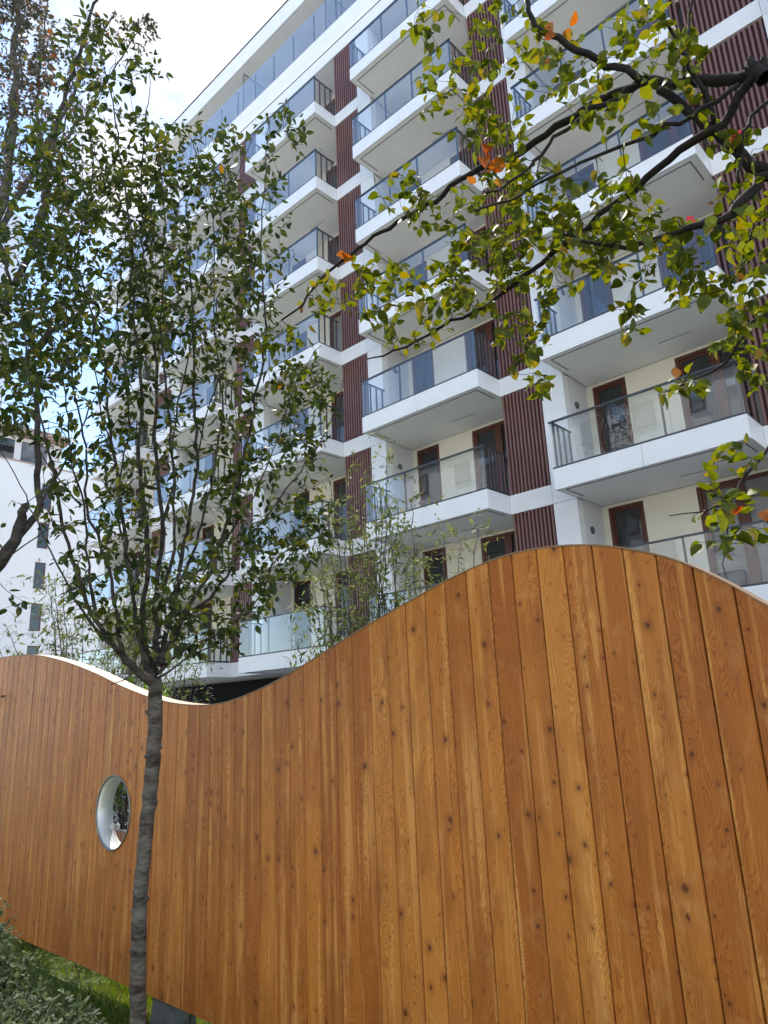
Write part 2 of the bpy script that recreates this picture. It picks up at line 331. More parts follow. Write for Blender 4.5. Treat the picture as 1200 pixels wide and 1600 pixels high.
# masonry core, ground floor, back walls
b = MB(); b.box(XL, XR, YB + .12, 26, -.1, 26.5); b.box(XL, XR, 16.9, 26, 26.5, 30.2)
bpart(b, 'wall', M_PLAST)
for xl, xr in BAYS:
    for k, z in enumerate(LEV):
        b = MB(); zt = (LEV + [LEV[-1] + 2.99])[k + 1]
        # wall pieces around the door (left) and the wide window (right)
        d0, d1, w0, w1 = xl + .14, xl + .97, xl + 2.12, xr - .04
        for a0, a1 in ((xl, d0), (d1, w0), (w1, xr)): b.box(a0, a1, YB, YB + .12, z + .25, zt)
        for a0, a1 in ((d0, d1), (w0, w1)): b.box(a0, a1, YB, YB + .12, z + .25, z + .38); b.box(a0, a1, YB, YB + .12, zt - .06, zt)
        bpart(b, 'loggia_wall', M_STUCCO)
b = MB(); b.box(XL, XR, YB - .1, YB + .1, -.1, 2.9)
bpart(b, 'ground_floor', M_DARK)
# piers and the loggia side walls
ZT = LEV[-1] + 2.99
for x0, x1, x2 in strips:
    for k, z in enumerate(LEV):
        zt = (LEV + [ZT])[k + 1]
        b = MB(); b.box(x1 + .004, x2, YW + .003, YW + .25, z + FH + .008, zt - .008); bpart(b, 'pier', M_WHITE)
    g = MB()
    if x0 < x1 - .3: g.box(x0, x1, YW + .13, YB + .12, LEV[0], ZT)
    g.box(max(x1, x0), x2 - .003, YW + .25, YB + .12, LEV[0], ZT)
    bpart(g, 'side_wall', M_PLAST)
# horizontal white bands level by level
for k, z in enumerate(LEV):
    for x0, x1, x2 in strips:
        b = MB()
        if x0 < x1 - .05: b.box(x0 + .004, x1 - .004, YW, YW + .13, z, z + FH)
        b.box(x1 + .004, x2 - .002, YW, YW + .13, z, z + FH)
        bpart(b, 'wall_band', M_WHITE)
# louvre panels, one object each
def louvre(x0, x1, z0, z1):
    b = MB(); n = max(6, round((x1 - x0) / .102)); p = (x1 - x0) / n
    b.box(x0, x1, YW + .09, YW + .125, z0, z1, 1)
    for i in range(n):
        cx = x0 + p * (i + .5)
        b.box(cx - .024, cx + .024, YW + .012, YW + .088, z0 + .004, z1 - .004)
    return b
for i, (x0, x1, x2) in enumerate(strips):
    if x1 - x0 < .5: continue
    for k, z in enumerate(LEV):
        zt = (LEV + [LEV[-1] + 2.99])[k + 1]
        bpart(louvre(x0 + .01, x1 - .01, z + FH + .01, zt - .012), 'louvre_panel', [M_LOUV, M_LOUVB])

# balcony, local origin = front left bottom corner of the fascia
BW = 3.85
def make_balcony(W):
    b = MB()
    D = YW - YF
    h = W * .5
    for a0, a1 in ((0, h - .004), (h + .004, W)): b.box(a0, a1, 0, .03, 0, FH)                 # front fascia in two sheets
    b.box(0, .03, .034, D, 0, FH); b.box(W - .03, W, .034, D - .002, 0, FH)                       # side fascias
    b.box(.031, W - .031, .031, YB - YF, .012, .24, 1)                                            # slab
    g = .16
    b.box(g, W - g, g, g + .018, -.0, .0118, 2); b.box(g, g + .018, g + .018, D, 0, .0118, 2); b.box(W - g - .018, W - g, g + .018, D, 0, .0118, 2)   # drip groove lines
    b.box(W * .55, W * .55 + .7, 1.25, 1.262, .004, .0118, 2)
    o = b.build('balcony', [M_WHITE, M_SOFFIT, M_GAP])
    # railing
    r = MB(); z0, z1 = FH + .01, FH + 1.04
    r.box(.004, W - .004, .004, .06, z0 - .005, z0 + .03); r.box(0, W, .002, .062, z1, z1 + .035)
    for s in (.03, W - .078): r.box(s, s + .048, .08, D - .02, z0, z0 + .05); r.box(s, s + .05, .08, D - .02, z1, z1 + .03)
    for x in (.06, W * .35, W * .62, W - .085): r.box(x, x + .032, .042, .09, z0 + .05, z1)
    for yv in (.28, .52, .76): 
        for s in (.045, W - .075): r.box(s, s + .03, yv, yv + .04, z0 + .05, z1)
    rr = r.build('railing', M_FRAME, o)
    gm = MB()
    for a0, a1 in ((.01, W * .34), (W * .343, W * .66), (W * .663, W - .01)): gm.box(a0, a1, .012, .022, z0 + .031, z1 - .002)
    gm.box(.012, .02, .07, D - .03, z0 + .051, z1 - .002); gm.box(W - .022, W - .014, .07, D - .03, z0 + .051, z1 - .002)
    gm.build('glass_panel', M_GLASS, o)
    return o
proto = make_balcony(BW); proto.location = (BAYS[0][0], YF, LEV[0]); proto.parent = root; proto.matrix_parent_inverse = inv
for i, (xl, xr) in enumerate(BAYS):
    for k, z in enumerate(LEV):
        if i == 0 and k == 0: continue
        c = copy_tree(proto, root); c.location = (xl, YF, z); c.matrix_parent_inverse = inv

def frame(mb, x0, x1, y0, y1, z0, z1, t=.07, mi=0):
    mb.box(x0, x1, y0, y1, z1 - t, z1, mi); mb.box(x0, x1, y0, y1, z0, z0 + t, mi)
    mb.box(x0, x0 + t, y0, y1, z0 + t, z1 - t, mi); mb.box(x1 - t, x1, y0, y1, z0 + t, z1 - t, mi)
def make_window(W, H, double, pane):
    b = MB(); frame(b, 0, W, 0, .07, 0, H, .075)
    if double:
        b.box(W * .5 - .08, W * .5 + .08, -.005, .065, .075, H - .075)
        frame(b, .09, W * .5 - .09, .012, .055, .09, H - .09, .05)
    else: frame(b, .09, W - .09, .012, .055, .09, H - .09, .035)
    o = b.build('window', M_WOODF)
    p = MB(); p.box(.06, W - .06, .04, .045, .06, H - .06); p.build('pane', pane, o)
    return o
HW = 2.99 - .06 - .38
wp1 = make_window(.82, HW - .004, False, M_PANE); wp2 = make_window(BW - .04 - 2.12 - .01, HW - .004, True, M_PANE)
wp3 = make_window(BW - .04 - 2.12 - .01, HW - .004, True, M_PANE2)
used = set()
for i, (xl, xr) in enumerate(BAYS):
    for k, z in enumerate(LEV):
        for pr, dx in ((wp1, .145), ((wp3 if (i * 3 + k * 5) % 7 == 3 else wp2), 2.125)):
            c = pr if pr.name not in used else copy_tree(pr)
            used.add(pr.name); c.parent = root; c.matrix_parent_inverse = inv; c.location = (xl + dx, YB + .025, z + .382)
for pr in (wp1, wp2, wp3):
    if pr.name not in used: bpy.data.objects.remove(pr)
# round air vents on the loggia side walls
for i, (xl, xr) in enumerate(BAYS[:4]):
    for k in range(3):
        b = MB(); n = 20; cy, cz = 14.35, LEV[k] + 2.35
        for (ra, rb, xa, xb) in ((.001, .06, .034, .03), (.06, .085, .03, .02), (.085, .09, .02, .0)):
            vs = [(xl + (xa if j < n else xb), cy + (ra if j < n else rb) * math.cos(2 * math.pi * (j % n) / n), cz + (ra if j < n else rb) * math.sin(2 * math.pi * (j % n) / n)) for j in range(2 * n)]
            b.add(vs, [(j, (j + 1) % n, n + (j + 1) % n, n + j) for j in range(n)])
        bpart(b, 'air_vent', M_CONC, smooth=True)

# top storeys: parapet band, set-back terrace, roof
z7 = LEV[-1] + 2.99
b = MB(); xs = np.arange(XL, XR + .1, 2.76)
for a0, a1 in zip(xs[:-1], xs[1:]): b.box(a0, a1 - .008, YW, YW + .13, z7, z7 + .52)
b.box(XL, XR, YW + .02, YW + .2, z7 + .524, z7 + .545, 1); b.box(XL, XR, YW + .132, YB + .12, z7 - .002, z7 + .3)
b.box(XL, XR, YW - .012, YW + .02, z7 + .521, z7 + .55, 1)
bpart(b, 'parapet', [M_WHITE, M_DARK])
YT = 15.1; zt0, zt1 = 26.72, 27.62
b = MB()
for a0, a1 in zip(xs[:-1], xs[1:]): b.box(a0, a1 - .008, YT, YT + .05, zt0, zt1)
b.box(XL, XR, YT + .052, 17, zt0 + .01, zt1 - .3, 1)
b.box(XL, XL + .05, YT + .05, 17, zt0, zt1 - .005)
bpart(b, 'terrace_slab', [M_WHITE, M_SOFFIT])
b = MB(); b.box(XL, XR, YB + .121, 15.6, 24.45, 26.72); bpart(b, 'upper_wall', M_SOFFIT)
b = MB(); g = MB(); p = 1.3; n = int((XR - XL) / p)
b.box(XL, XR, YT + .02, YT + .05, zt1 + .002, zt1 + .05)
for i in range(n + 1): b.box(XL + i * p, XL + i * p + .05, YT + .05, YT + .09, zt1 + .002, 29.1)
b.build('tmp', M_FRAME).name = 'terrace_railing'; tr = COL.objects['terrace_railing']; tr.parent = root; tr.matrix_parent_inverse = inv
for i in range(n): g.box(XL + i * p + .006, XL + (i + 1) * p - .006, YT + .026, YT + .036, zt1 + .051, 29.19)
g.build('glass_panel', M_GLASS, tr)
for x in (-27, -21.6, -16.1, -15.2, -10.5, -5):
    b = MB(); frame(b, 0, 0.03, 0, 1.6, 0, 2.2, .03)
    b = MB(); b.box(0, .03, 0, .03, 0, 2.3); b.box(0, .03, .03, 1.6, 2.27, 2.3); b.box(.012, .018, .03, 1.6, 0, 2.27, 1)
    o = b.build('terrace_divider', [M_FRAME, M_GLASS], root); o.matrix_parent_inverse = inv; o.location = (x, YT + .1, zt1)
b = MB()
for a0, a1 in zip(xs[:-1], xs[1:]): b.box(a0, a1 - .008, YT, YT + .05, 30.28, 31.2)
b.box(XL, XR, YT + .055, 26, 30.3, 31.1, 1); b.box(XL, XR, YT - .02, 26, 31.21, 31.27, 2); b.box(XL, XL + .05, YT + .055, 26, 30.28, 31.2)
bpart(b, 'roof', [M_WHITE, M_SOFFIT, M_DARK])
b = MB(); b.box(XL, XL + .12, 16.85, 16.9, 27.6, 30.2)
for x in np.arange(XL + 1.5, XR - 2, 2.9): b.box(x, x + 1.9, 16.84, 16.9, 27.8, 30.0)
bpart(b, 'terrace_window', M_PANE)
# rain pipe seen at the lower loggias
b = MB(); b.box(BAYS[3][0] + .25, BAYS[3][0] + .30, YB - .09, YB - .04, LEV[0] + .25, LEV[1]); bpart(b, 'rain_pipe', M_FRAME)

# ------------------------------------------------------------------ white building far left
X0 = -53.
wb = empty('white_building', (X0, 18, 0), 'plain white rendered building at far left with one column of narrow brown framed windows', 'building')
winv = Matrix.Translation(wb.location).inverted()
wy = 19.85; WW = .78; sills = [2.5 + 3.0 * i - .15 for i in range(6)]
b = MB(); y0, y1 = 3.0, 34.
# wall face split round the window column
b.box(X0 - 12, X0 - .25, y0, y1, 0, 20.6)
b.box(X0 - .25, X0, y0, wy, 0, 20.6); b.box(X0 - .25, X0, wy + WW, y1, 0, 20.6)
zz = 0
for s in sills:
    b.box(X0 - .25, X0, wy, wy + WW, zz, s); zz = s + 1.95
b.box(X0 - .25, X0, wy, wy + WW, zz, 20.6)
o = b.build('wall', M_PLAST, wb); o.matrix_parent_inverse = winv
b = MB(); b.box(X0 - 12, X0 + .08, y0, y1, 20.602, 20.68); b.box(X0 - 12, X0 + .18, y0, 21.6, 22.8, 23.3)
o = b.build('cornice', mat('cornice_brown', (.30, .20, .17), .7), wb); o.matrix_parent_inverse = winv
b = MB(); b.box(X0 - 12, X0 - .8, y0, 21.4, 20.69, 22.79); o = b.build('upper_storey', M_PLAST, wb); o.matrix_parent_inverse = winv
for s in sills:
    b = MB(); xx = X0 - .12
    b.box(xx, xx + .06, wy + .002, wy + .07, s + .003, s + 1.94); b.box(xx, xx + .06, wy + WW - .07, wy + WW - .002, s + .003, s + 1.94)
    for q in (s + .003, s + .9, s + 1.87): b.box(xx, xx + .06, wy + .07, wy + WW - .07, q, q + .07)
    b.box(xx + .06, X0 + .05, wy + .003, wy + WW - .003, s + .002, s + .03)
    wo = b.build('window', M_WOODF, wb); wo.matrix_parent_inverse = winv
    b = MB(); b.box(xx + .02, xx + .03, wy + .06, wy + WW - .06, s + .06, s + 1.9); b.build('pane', M_PANE2 if s < 4 else M_PANE, wo)
for yy in np.arange(4, 20.5, 2.4):
    b = MB(); b.box(X0 - .84, X0 - .78, yy, yy + 1.9, 20.9, 22.5); o = b.build('window', M_PANE, wb); o.matrix_parent_inverse = winv
b = MB()
for yy in np.arange(y0, 30, 1.0): b.box(X0 - .3, X0 - .26, yy, yy + .04, 23.3 if yy < 21.6 else 20.68, 24.4 if yy < 21.6 else 21.8)
b.box(X0 - .31, X0 - .25, y0, 21.6, 24.36, 24.42); b.box(X0 - .31, X0 - .25, 21.6, 30, 21.76, 21.82)
o = b.build('roof_railing', M_FRAME, wb); o.matrix_parent_inverse = winv

# tall tower behind it
tb = empty('tower_block', (-95, 22, 0), 'tall pale grey-blue tower block at the left edge behind the leaves', 'building'); tinv = Matrix.Translation(tb.location).inverted()
M_TOWER = mat('tower_render', (.42, .46, .52), .8, var=.08, vscale=.1)
b = MB(); b.box(-110, -95, 6, 29.5, 0, 72); o = b.build('wall', M_TOWER, tb); o.matrix_parent_inverse = tinv
for k in range(8, 23):
    for yy in np.arange(8, 29, 4.2):
        b = MB(); b.box(-94.98, -94.9, yy, yy + 2.2, 2 + 3 * k, 3.6 + 3 * k); o = b.build('window', M_PANE, tb); o.matrix_parent_inverse = tinv

# building across the yard behind the viewer; seen only as a reflection in the balcony glass
ob = empty('courtyard_building', (-10, -16, 0), 'white courtyard building with dark windows mirrored in the balcony glass', 'building'); oinv = Matrix.Translation(ob.location).inverted()
b = MB(); b.box(-40, 14, -30, -20, 0, 22); o = b.build('wall', M_PLAST, ob); o.matrix_parent_inverse = oinv
b = MB(); b.box(-40.2, 14.2, -30.2, -19.8, 22, 22.4); o = b.build('roof', M_FRAME, ob); o.matrix_parent_inverse = oinv
for k in range(7):
    for j, x in enumerate(np.arange(-38, 12, 3.9)):
        wdt = 1.5 if (j + k) % 3 else .9
        b = MB(); frame(b, x, x + wdt, -20.0 + .003, -19.93, 1.2 + 3.1 * k, 2.9 + 3.1 * k, .09); b.box(x - .05, x + wdt + .05, -19.999, -19.85, 1.12 + 3.1 * k, 1.195 + 3.1 * k)
        wo = b.build('window', M_WOODF, ob); wo.matrix_parent_inverse = oinv
        b = MB(); b.box(x + .05, x + wdt - .05, -19.999, -19.97, 1.25 + 3.1 * k, 2.85 + 3.1 * k); b.build('pane', M_PANE2, wo)

# ------------------------------------------------------------------ wavy timber fence
FY = 2.47; FT = .105; FB = .09
prof = [(-12.3, 1.71), (-11.4, 1.72), (-10.4, 1.93), (-9.3, 2.17), (-8.4, 2.235), (-7.6, 2.25), (-6.95, 2.242), (-6.47, 2.214), (-5.82, 2.109), (-5.25, 1.976), (-4.75, 1.838), (-4.24, 1.732), (-3.94, 1.70), (-3.67, 1.696), (-3.3, 1.752),
        (-3.03, 1.82), (-2.77, 1.902), (-2.53, 1.98), (-2.31, 2.046), (-2.11, 2.103), (-1.92, 2.155), (-1.74, 2.192), (-1.58, 2.21), (-1.43, 2.208), (-1.29, 2.192), (-1.185, 2.17), (-1.04, 2.122), (-.933, 2.075), (-.834, 2.013),
        (-.743, 1.945), (-.659, 1.875), (-.5, 1.77), (-.25, 1.70), (0.1, 1.69), (.6, 1.78), (1.2, 1.98), (1.9, 2.2)]
PX, PZ = np.array([p[0] for p in prof]), np.array([p[1] for p in prof])
_h = np.diff(PX); _d = np.diff(PZ) / _h; _m = np.zeros(len(PX)); _m[1:-1] = (_d[:-1] * _h[1:] + _d[1:] * _h[:-1]) / (_h[1:] + _h[:-1]); _m[0], _m[-1] = _d[0], _d[-1]
def top(x):
    i = min(max(int(np.searchsorted(PX, x)) - 1, 0), len(_h) - 1); t = (x - PX[i]) / _h[i]; h = _h[i]
    return (2 * t**3 - 3 * t**2 + 1) * PZ[i] + (t**3 - 2 * t**2 + t) * h * _m[i] + (-2 * t**3 + 3 * t**2) * PZ[i + 1] + (t**3 - t**2) * h * _m[i + 1]
HX, HZ, HR = -4.862, 1.048, .228
fence = empty('timber_fence', (-4, FY, 0), 'tall fence of upright golden larch boards with a wavy top edge, across the foreground', 'fence')
finv = Matrix.Translation(fence.location).inverted()
def cladding(yf, sgn, name, xa, xb, w=.12):
    """upright boards; yf = outer face, sgn = -1 when it faces the viewer"""
    V, F, A = [], [], []
    x = xa
    while x < xb:
        ww = w * random.uniform(.985, 1.015); r1, r2 = random.random(), random.random(); gap = .003; bev = .004; yo = yf + sgn * random.uniform(0, .0016)
        n = 12 if abs(x + ww / 2 - HX) < HR + w else 3
        L_, R_ = x + gap / 2, x + ww - gap / 2
        xs_ = [L_, L_] + list(np.linspace(L_ + bev, R_ - bev, n + 1)) + [R_, R_]
        dp = [.022, .006] + [0] * (n + 1) + [.006, .022]
        cols = []
        for xx, d in zip(xs_, dp):
            dxh = abs(xx - HX); hh = math.sqrt(HR * HR - dxh * dxh) if dxh < HR else 0
            y = yo - sgn * d; zt = top(xx); o0 = len(V)
            zs = [FB, .75, HZ - hh, HZ + hh, min(zt - .2, 1.5), zt]
            for q in zs: V.append((xx, y, q)); A.append((xx - x - ww / 2, r1, r2))
            cols.append((o0, hh))
        for (a, ha), (c, hc) in zip(cols[:-1], cols[1:]):
            for k in range(5):
                if k == 2: continue
                F.append((a + k, c + k, c + k + 1, a + k + 1) if sgn < 0 else (a + k, a + k + 1, c + k + 1, c + k))
        x += ww
    me = bpy.data.meshes.new(name); me.from_pydata(V, [], F); me.materials.append(M_LARCH)
    at = me.attributes.new('board', 'FLOAT_VECTOR', 'POINT'); at.data.foreach_set('vector', np.array(A, dtype=np.float32).ravel())
    me.update(); o = bpy.data.objects.new(name, me); COL.objects.link(o); o.parent = fence; o.matrix_parent_inverse = finv
    return o
XA, XB = -12.0, 1.5
cladding(FY, -1, 'front_boards', XA, XB)
cladding(FY + FT, 1, 'back_boards', XA, XB)
# dark core between the two skins, cap strip on the wave, end boards
b = MB(); n = 260; xs_ = np.linspace(XA, XB, n)
def wave_strip(mb, ya, yb, lo, hi, mi=0, skip_hole=False):
    for a, c in zip(xs_[:-1], xs_[1:]):
        mb.add([(a, ya, top(a) + lo), (c, ya, top(c) + lo), (c, yb, top(c) + lo), (a, yb, top(a) + lo), (a, ya, top(a) + hi), (c, ya, top(c) + hi), (c, yb, top(c) + hi), (a, yb, top(a) + hi)],
               [(4, 5, 6, 7), (0, 1, 5, 4), (3, 7, 6, 2), (0, 3, 2, 1)], mi)
wave_strip(b, FY - .003, FY + FT + .003, .001, .007)
o = b.build('cap', M_CAPW, fence, smooth=False); o.matrix_parent_inverse = finv
b = MB()
for xa, xb, za, zb in ((XA + .02, HX - .3, FB + .02, None), (HX + .3, XB - .02, FB + .02, None), (HX - .3, HX + .3, FB + .02, HZ - .27), (HX - .3, HX + .3, HZ + .27, None)):
    if zb is None:
        q = np.linspace(xa, xb, 60)
        for a, c in zip(q[:-1], q[1:]):
            b.add([(a, FY + .03, za), (c, FY + .03, za), (c, FY + FT - .03, za), (a, FY + FT - .03, za), (a, FY + .03, top(a) - .01), (c, FY + .03, top(c) - .01), (c, FY + FT - .03, top(c) - .01), (a, FY + FT - .03, top(a) - .01)],
                  [(0, 3, 2, 1), (0, 1, 5, 4), (3, 7, 6, 2), (4, 5, 6, 7)])
    else: b.box(xa, xb, FY + .03, FY + FT - .03, za, zb)
o = b.build('frame', M_LOUVB, fence); o.matrix_parent_inverse = finv
for x in (-4.2, -8.1, -.2):
    b = MB(); b.add([(x - .09, FY + .0, -.08), (x + .09, FY + .0, -.08), (x + .09, FY + .15, -.08), (x - .09, FY + .15, -.08), (x - .08, FY + .015, .088), (x + .08, FY + .015, .088), (x + .08, FY + .13, .088), (x - .08, FY + .13, .088)],
                     [(4, 5, 6, 7), (0, 1, 5, 4), (1, 2, 6, 5), (2, 3, 7, 6), (3, 0, 4, 7)])
    o = b.build('footing', M_CONC, fence); o.matrix_parent_inverse = finv
for x in (-3.92, -7.1, -1.9):
    b = MB(); b.box(x - .015, x + .015, FY + .03, FY + .06, -.09, .11); o = b.build('steel_foot', M_FRAME, fence); o.matrix_parent_inverse = finv
# round steel porthole
n = 72; b = MB()
rings = [(HR + .008, FY - .002), (HR + .008, FY - .010), (HR + .001, FY - .010), (HR - .004, FY), (HR - .004, FY + FT + .004), (HR + .014, FY + FT + .006)]
vs = [(HX + r * math.cos(2 * math.pi * j / n), y, HZ + r * math.sin(2 * math.pi * j / n)) for r, y in rings for j in range(n)]
for k in range(len(rings) - 1): b.add([], [])
b.v = vs; b.f = [(k * n + j, k * n + (j + 1) % n, (k + 1) * n + (j + 1) % n, (k + 1) * n + j) for k in range(len(rings) - 1) for j in range(n)]; b.mi = [1 if f[0] // n < 3 else 0 for f in b.f]
port = b.build('porthole', [M_STEEL, M_STEELF], fence, smooth=True); port.matrix_parent_inverse = finv

# ---- tube helper for wires, stems, branches
def tube(mb, pts, rad, n=6, cap=True):
    pts = [np.array(p, float) for p in pts]; m = len(pts)
    if m < 2: return
    T = [pts[min(i + 1, m - 1)] - pts[max(i - 1, 0)] for i in range(m)]
    T = [t / (np.linalg.norm(t) + 1e-9) for t in T]
    ref = np.array([0, 0, 1.]) if abs(T[0][2]) < .9 else np.array([1., 0, 0])
    a = np.cross(T[0], ref); a /= np.linalg.norm(a)
    vs = []
    for i in range(m):
        a = a - T[i] * (a @ T[i]); a /= (np.linalg.norm(a) + 1e-9); c = np.cross(T[i], a); r = rad[i] if hasattr(rad, '__len__') else rad
        for j in range(n):
            an = 2 * math.pi * j / n; vs.append(pts[i] + r * (math.cos(an) * a + math.sin(an) * c))
    fs = [(i * n + j, i * n + (j + 1) % n, (i + 1) * n + (j + 1) % n, (i + 1) * n + j) for i in range(m - 1) for j in range(n)]
    if cap: fs.append(tuple((m - 1) * n + j for j in range(n)))
    mb.add(vs, fs)
b = MB(); yb = FY + FT + .004; cell = .062
rows = int(2 * HR / (cell * .75)) + 4
def inside(p): return math.hypot(p[0] - HX, p[1] - HZ) < HR
for i in range(-rows, rows):
    for j in range(-rows, rows):
        cx = HX + (i + (j % 2) * .5) * cell; cz = HZ + j * cell * .86
        A0, B0, C0 = (cx, cz - cell * .29), (cx, cz + cell * .29), (cx + cell / 2, cz + cell * .57)
        D0 = (cx - cell / 2, cz + cell * .57)
        for p, q in ((A0, B0), (B0, C0), (B0, D0)):
            if inside(p) and inside(q): tube(b, [(p[0], yb, p[1]), (q[0], yb, q[1])], .0017, 4, False)
nobj = b.build('wire_mesh', M_WIRE, port)

# ------------------------------------------------------------------ plants
class Leaves:
    """leaf blades collected in arrays: position, direction, normal, length"""
    def __init__(s): s.p = []; s.d = []; s.n = []; s.l = []
    def add(s, p, d, n, l): s.p.append(p); s.d.append(d); s.n.append(n); s.l.append(l)
    def build(s, name, m, parent, shape='ovate', wr=.55, fold=.25, curl=.15):
        P, D, Nn, Ln = np.array(s.p), np.array(s.d), np.array(s.n), np.array(s.l)[:, None]
        D /= np.linalg.norm(D, axis=1)[:, None] + 1e-9
        Nn = Nn - D * np.sum(Nn * D, axis=1)[:, None]; Nn /= np.linalg.norm(Nn, axis=1)[:, None] + 1e-9
        W = np.cross(D, Nn)
        k = len(P); wv = wr * RNG.uniform(.8, 1.15, (k, 1)); cv = curl * RNG.uniform(-.6, 1.6, (k, 1)); fv = fold * RNG.uniform(-.2, 1.4, (k, 1))
        if shape == 'ovate':
            rows = [(0., .0), (.08, .20), (.22, .42), (.4, .5), (.6, .44), (.78, .27), (.92, .1), (1., 0.)]
        elif shape == 'narrow':
            rows = [(0., 0.), (.35, .5), (1., 0.)]
        else:
            rows = [(0., .0), (.3, .42), (.65, .42), (1., 0.)]
        verts = []; idx = []
        for t_, hw in rows:
            c = P + D * Ln * t_ - Nn * Ln * cv * t_ * t_
            if hw == 0: idx.append((len(verts),)); verts.append(c)
            else:
                off = W * Ln * wv * hw; up = Nn * Ln * wv * hw * fv
                idx.append((len(verts), len(verts) + 1, len(verts) + 2)); verts += [c - off + up, c, c + off + up]
        nv = len(verts); V = np.stack(verts, 1).reshape(-1, 3); F = []
        for a, c in zip(idx[:-1], idx[1:]):
            if len(a) == 1: F += [(a[0], c[1], c[0]), (a[0], c[2], c[1])]
            elif len(c) == 1: F += [(a[0], a[1], c[0]), (a[1], a[2], c[0])]
            else: F += [(a[0], a[1], c[1], c[0]), (a[1], a[2], c[2], c[1])]
        tri = [f for f in F]
        loops = []; starts = []; tot = []
        base = np.arange(k) * nv; cur = 0
        me = bpy.data.meshes.new(name)
        per = np.concatenate([np.array(f) for f in tri]); ls = np.array([len(f) for f in tri])
        LI = (base[:, None] + per[None, :]).ravel(); LT = np.tile(ls, k); LS = np.concatenate([[0], np.cumsum(LT)[:-1]])
        me.vertices.add(len(V)); me.vertices.foreach_set('co', V.ravel().astype(np.float32))
        me.loops.add(len(LI)); me.loops.foreach_set('vertex_index', LI.astype(np.int32))
        me.polygons.add(len(LT)); me.polygons.foreach_set('loop_start', LS.astype(np.int32)); me.polygons.foreach_set('loop_total', LT.astype(np.int32))
        me.polygons.foreach_set('use_smooth', np.ones(len(LT), bool))
        me.materials.append(m); me.update(calc_edges=True); me.validate()
        o = bpy.data.objects.new(name, me); COL.objects.link(o)
        if parent: child(o, parent)
        return o
def smooth_path(pts, step=.06, jit=.006):
    pts = np.array(pts, float); out_ = []
    m = len(pts)
    for i in range(m - 1):
        p0, p1, p2, p3 = pts[max(i - 1, 0)], pts[i], pts[i + 1], pts[min(i + 2, m - 1)]
        n = max(2, int(np.linalg.norm(p2 - p1) / step))
        for j in range(n):
            t = j / n; out_.append(.5 * ((2 * p1) + (-p0 + p2) * t + (2 * p0 - 5 * p1 + 4 * p2 - p3) * t * t + (-p0 + 3 * p1 - 3 * p2 + p3) * t**3))
    out_.append(pts[-1]); out_ = np.array(out_)
    out_[1:-1] += RNG.normal(0, jit, out_[1:-1].shape)
    return out_
class Plant:
    def __init__(s): s.nodes = []; s.rad = []; s.paths = []
    def limb(s, pts, r0, r1, step=.06, jit=.006, n=8, flare=0):
        q = smooth_path(pts, step, jit); rr = np.linspace(r0, r1, len(q)) * RNG.uniform(.93, 1.08, len(q)); rr = rr * (1 + flare * np.exp(-np.arange(len(q)) * step / .09))
        s.paths.append((q, rr, n)); s.nodes += list(q); s.rad += list(rr)
        return q
    def grow(s, att, leaves, leaf_len, spacing=.05, rtip=.0012, rbase=.5, droop=.3, wob=.12, maxlen=.8, up=.35, bare=.25, lsd=.25, rmax=.006, every=1, twig=True, reach=None):
        """connect every target point to the nearest wood with a curved twig that carries leaves"""
        att = np.array(att); nodes = np.array(s.nodes); rad = np.array(s.rad)
        d = np.array([np.min(np.sum((nodes - a)**2, 1)) for a in att]); order = np.argsort(d)
        buf = list(nodes); arr = nodes; rads = list(rad)
        for a_i in order:
            a = att[a_i]
            dd = np.sum((arr - a)**2, 1); j = int(np.argmin(dd)); L0 = math.sqrt(dd[j])
            if L0 < .02: continue
            if reach and L0 > reach: continue
            base = arr[j]; nseg = max(3, int(L0 / .045))
            ax = (a - base) / L0; side = RNG.normal(0, 1, 3); side -= ax * (side @ ax); side /= np.linalg.norm(side)
            t = np.linspace(0, 1, nseg + 1)[:, None]
            q = base + (a - base) * t + side * np.sin(t * math.pi) * L0 * wob * RNG.uniform(.2, 1.4) + np.array([0, 0, up]) * L0 * .35 * (t * (1 - t)) + RNG.normal(0, .0035, (nseg + 1, 3)) * (t > 0)
            r0 = min(rads[j] * rbase, rtip + L0 * .006 + .0006, rmax); rr = np.linspace(max(r0, rtip), rtip * .7, nseg + 1)
            if twig: s.paths.append((q, rr, 4))
            arr = np.vstack([arr, q[1:]]); rads += list(rr[1:])
            k = 0; s0 = L0 * bare if L0 > .12 else 0
            dist = s0
            while dist <= L0:
                t_ = dist / L0; i = min(int(t_ * nseg), nseg - 1); fr = t_ * nseg - i
                p = q[i] * (1 - fr) + q[i + 1] * fr; tdir = q[i + 1] - q[i]; tdir /= np.linalg.norm(tdir) + 1e-9
                for _ in range(every):
                    sd = RNG.normal(0, 1, 3); sd -= tdir * (sd @ tdir); sd /= np.linalg.norm(sd) + 1e-9
                    dr = tdir * RNG.uniform(.3, .9) + sd * .9 + np.array([0, 0, -droop]) * RNG.uniform(.2, 1.6)
                    nn = np.array([0, 0, 1.]) + RNG.normal(0, .55, 3)
                    ll = leaf_len * max(.4, 1 + RNG.normal(0, lsd))
                    leaves.add(p + sd * ll * .12, dr, nn, ll)
                dist += spacing * RNG.uniform(.6, 1.4); k += 1
            # tip leaf
            leaves.add(q[-1], q[-1] - q[-2] + RNG.normal(0, .01, 3), np.array([0, 0, 1.]) + RNG.normal(0, .5, 3), leaf_len * RNG.uniform(.7, 1.1))
        s.nodes = list(arr); s.rad = rads
    def wood(s, name, m, parent, sel=None):
        b = MB()
        for q, rr, n in (s.paths if sel is None else sel): tube(b, q, rr, n)
        o = b.build(name, m, None, smooth=True); child(o, parent); return o
